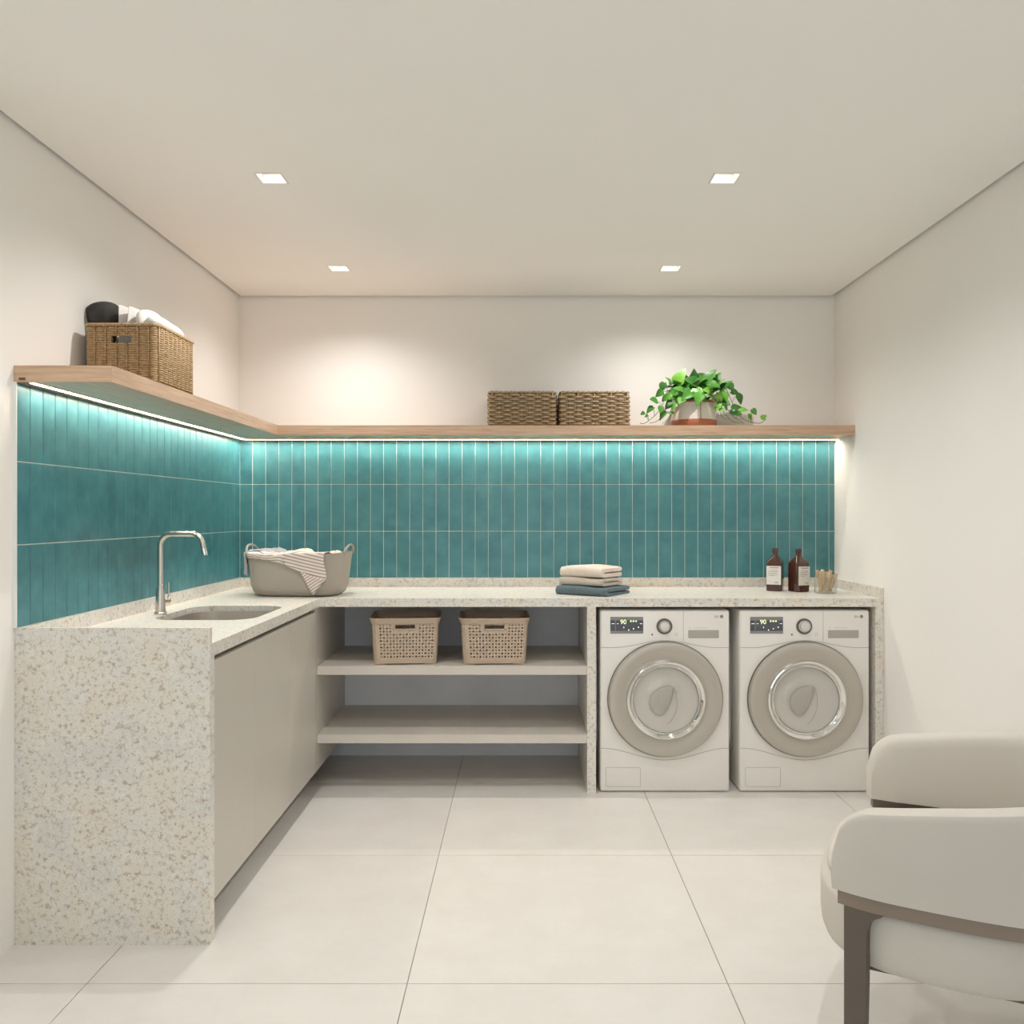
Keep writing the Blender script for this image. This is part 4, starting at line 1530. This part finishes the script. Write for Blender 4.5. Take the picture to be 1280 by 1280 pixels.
# ------------------------------------------------------------------ armchairs
CA, CBW, CN, CU = 0.40, 0.394, 2.8, 0.21      # superellipse plan of the shell; centre lies CU behind the arm tips


def shell_path(off, u_start, n):
    """points round the shell (u back, v left of the sitter... ) from the near arm tip round the back to the far tip, with inward normals"""
    a, b = CA - off, CBW - off
    k = (u_start - CU) / a
    k = max(-0.999, k)
    t0 = math.acos(math.copysign(abs(k) ** (CN / 2), k))
    out = []
    for i in range(n + 1):
        t_ = t0 - 2 * t0 * i / n          # +t0 (near, v>0) -> 0 (back) -> -t0
        x, y = sell(a, b, CN, t_)
        e = 1e-3
        x2, y2 = sell(a, b, CN, t_ - e)
        x1, y1 = sell(a, b, CN, t_ + e)
        tg = Vector((x2 - x1, y2 - y1)).normalized()
        out.append((Vector((x + CU, y)), Vector((tg.y, -tg.x))))
    # even spacing by arc length
    L = [0.0]
    for p, q in zip(out, out[1:]):
        L.append(L[-1] + (q[0] - p[0]).length)
    res = []
    m = n
    for i in range(m + 1):
        s = L[-1] * i / m
        j = max(k_ for k_ in range(len(L)) if L[k_] <= s + 1e-9)
        j = min(j, n - 1)
        f = (s - L[j]) / max(1e-9, L[j + 1] - L[j])
        res.append((out[j][0].lerp(out[j + 1][0], f), out[j][1].lerp(out[j + 1][1], f).normalized()))
    return res, L[-1]


def make_chair(label, tip, ang):
    """local frame: +x points to the chair's back, +y to its near (viewer) side; origin at the floor below the plan centre"""
    # world direction of +x local: (cos(-ang), sin(-ang))
    rz = -ang
    tip_local = Vector((-CU, -CBW * (1 - (CU / CA) ** CN) ** (1 / CN)))
    R2 = Matrix.Rotation(rz, 2)
    o2 = Vector(tip) - R2 @ tip_local
    t = thing('armchair', label, 'armchair', (o2.x, o2.y, 0.0), rz, None)

    def loc(u, v, z):            # u from the tips, v>0 = near side (local -y)
        return (u - CU, -v, z)
    ZB = 0.481
    path, Ltot = shell_path(0.0, -0.012, 110)
    bm = BM()
    rings = []
    TH_ = 0.072
    dist = 0.0
    prev = None
    for i, (p, nv) in enumerate(path):
        if prev is not None:
            dist += (p - prev).length
        prev = p
        e = min(dist, Ltot - dist)
        ztop = 0.652 + 0.16 * e - 0.02 * e * e if e < 0.5 else 0.652 + 0.16 * 0.5 - 0.005
        ztop = min(ztop, 0.742)
        f = min(1.0, e / 0.075)
        ztop = 0.565 + (ztop - 0.565) * math.sqrt(max(0.0, 1 - (1 - f) ** 2))
        hgt = ztop - ZB
        th = TH_ * (0.72 + 0.28 * f)
        prof = [(0.000, 0.0), (-0.003, 0.25 * hgt), (-0.004, 0.5 * hgt), (-0.002, 0.72 * hgt), (0.000, hgt - 0.016), (0.001, hgt - 0.007), (0.004, hgt - 0.002), (0.010, hgt), (0.030, hgt + 0.003)]
        prof += [(th - 0.022, hgt + 0.001), (th - 0.010, hgt - 0.004), (th - 0.003, hgt - 0.014), (th, hgt - 0.035), (th, 0.5 * hgt), (th - 0.002, 0.0)]
        rings.append([loc((p + nv * o_).x, (p + nv * o_).y, ZB + z) for o_, z in prof])
    loft(bm, rings)
    obj('shell', bm, M['fabric'], t, True)
    # wooden rail under the shell
    path, Lr = shell_path(0.006, 0.0, 80)
    bm = BM()
    rings = [[loc((p + nv * a_).x, (p + nv * a_).y, z) for a_, z in ((0, 0.449), (0, 0.4805), (0.024, 0.4805), (0.024, 0.449))] for p, nv in path]
    loft(bm, rings)
    obj('rail', bm, M['walnut'], t, True)
    # seat
    def seat_ring(z, s, front):
        out = []
        for i in range(72):
            a_ = 2 * PI * i / 72
            x, y = sell(0.285 * s, 0.376 * s, 2.8, a_)
            if x < 0:
                x *= front
            out.append(loc(x + 0.215, y, z))
        return out
    bm = BM()
    loft(bm, [seat_ring(z, s, 1.0 + 0.02) for z, s in ((0.303, 0.80), (0.306, 0.93), (0.314, 0.972), (0.330, 0.992), (0.355, 1.0), (0.430, 1.0), (0.4475, 0.985))])
    obj('seat_base', bm, M['fabric'], t, 'all')

    def cush(z, s):
        out = []
        for i in range(60):
            a_ = 2 * PI * i / 60
            x, y = sell(0.262 * s, 0.308 * s, 3.0, a_)
            out.append(loc(x + 0.20, y, z))
        return out
    bm = BM()
    loft(bm, [cush(z, s) for z, s in ((0.447, 0.97), (0.452, 0.99), (0.458, 1.0), (0.468, 0.99), (0.475, 0.95), (0.480, 0.80), (0.483, 0.4))])
    obj('seat_cushion', bm, M['fabric'], t, 'all')
    # legs
    for s in (1, -1):
        for kind in ('front', 'rear'):
            u0 = 0.014 if kind == 'front' else 0.44
            a_tip = CBW * (1 - (abs(u0 + 0.02 - CU) / CA) ** CN) ** (1 / CN)
            v0 = a_tip - 0.012
            sg = 1 if kind == 'front' else -1
            w0 = 0.049
            pr = [(0.0, 0.0), (0.0, 0.449)]
            pr += [(w0 + 0.036, 0.449)]
            for k_ in range(1, 9):
                q = PI / 2 * k_ / 8
                pr.append((w0 + 0.036 - 0.036 * math.sin(q), 0.449 - 0.006 - 0.050 * (1 - math.cos(q))))
            pr += [(w0 - 0.001, 0.30), (w0 - 0.008, 0.0)]
            bm = BM()
            rings = []
            d_ = Vector((math.cos(math.radians(12)), math.sin(math.radians(12)))) if kind == 'front' else Vector((-0.80, 0.60))
            nrm_ = Vector((-d_.y, d_.x)) if kind == 'front' else Vector((d_.y, -d_.x))
            base = Vector((u0, v0)) if kind == 'front' else Vector((u0 + 0.055, v0 - 0.05))
            for th in (0.0, -0.026):
                rings.append([loc((base + d_ * x + nrm_ * th).x, s * (base + d_ * x + nrm_ * th).y, z) for x, z in pr])
            loft(bm, rings)
            obj('leg', bm, M['walnut_shade'], t)
    for s in (1, -1):
        bm = BM()
        pts = [(0.06, 0.335), (0.42, 0.330)]
        (ua, va), (ub, vb) = pts
        loft(bm, [[loc(ua, s * va, 0.334), loc(ua, s * (va - 0.022), 0.334), loc(ua, s * (va - 0.022), 0.302), loc(ua, s * va, 0.302)],
                  [loc(ub, s * vb, 0.334), loc(ub, s * (vb - 0.022), 0.334), loc(ub, s * (vb - 0.022), 0.302), loc(ub, s * vb, 0.302)]])
        obj('stretcher', bm, M['walnut_shade'], t)
    return t


CANG = math.radians(27.6)
make_chair('off-white curved barrel armchair on shade-darkened wooden legs by the right wall', (0.702, 1.904), CANG)
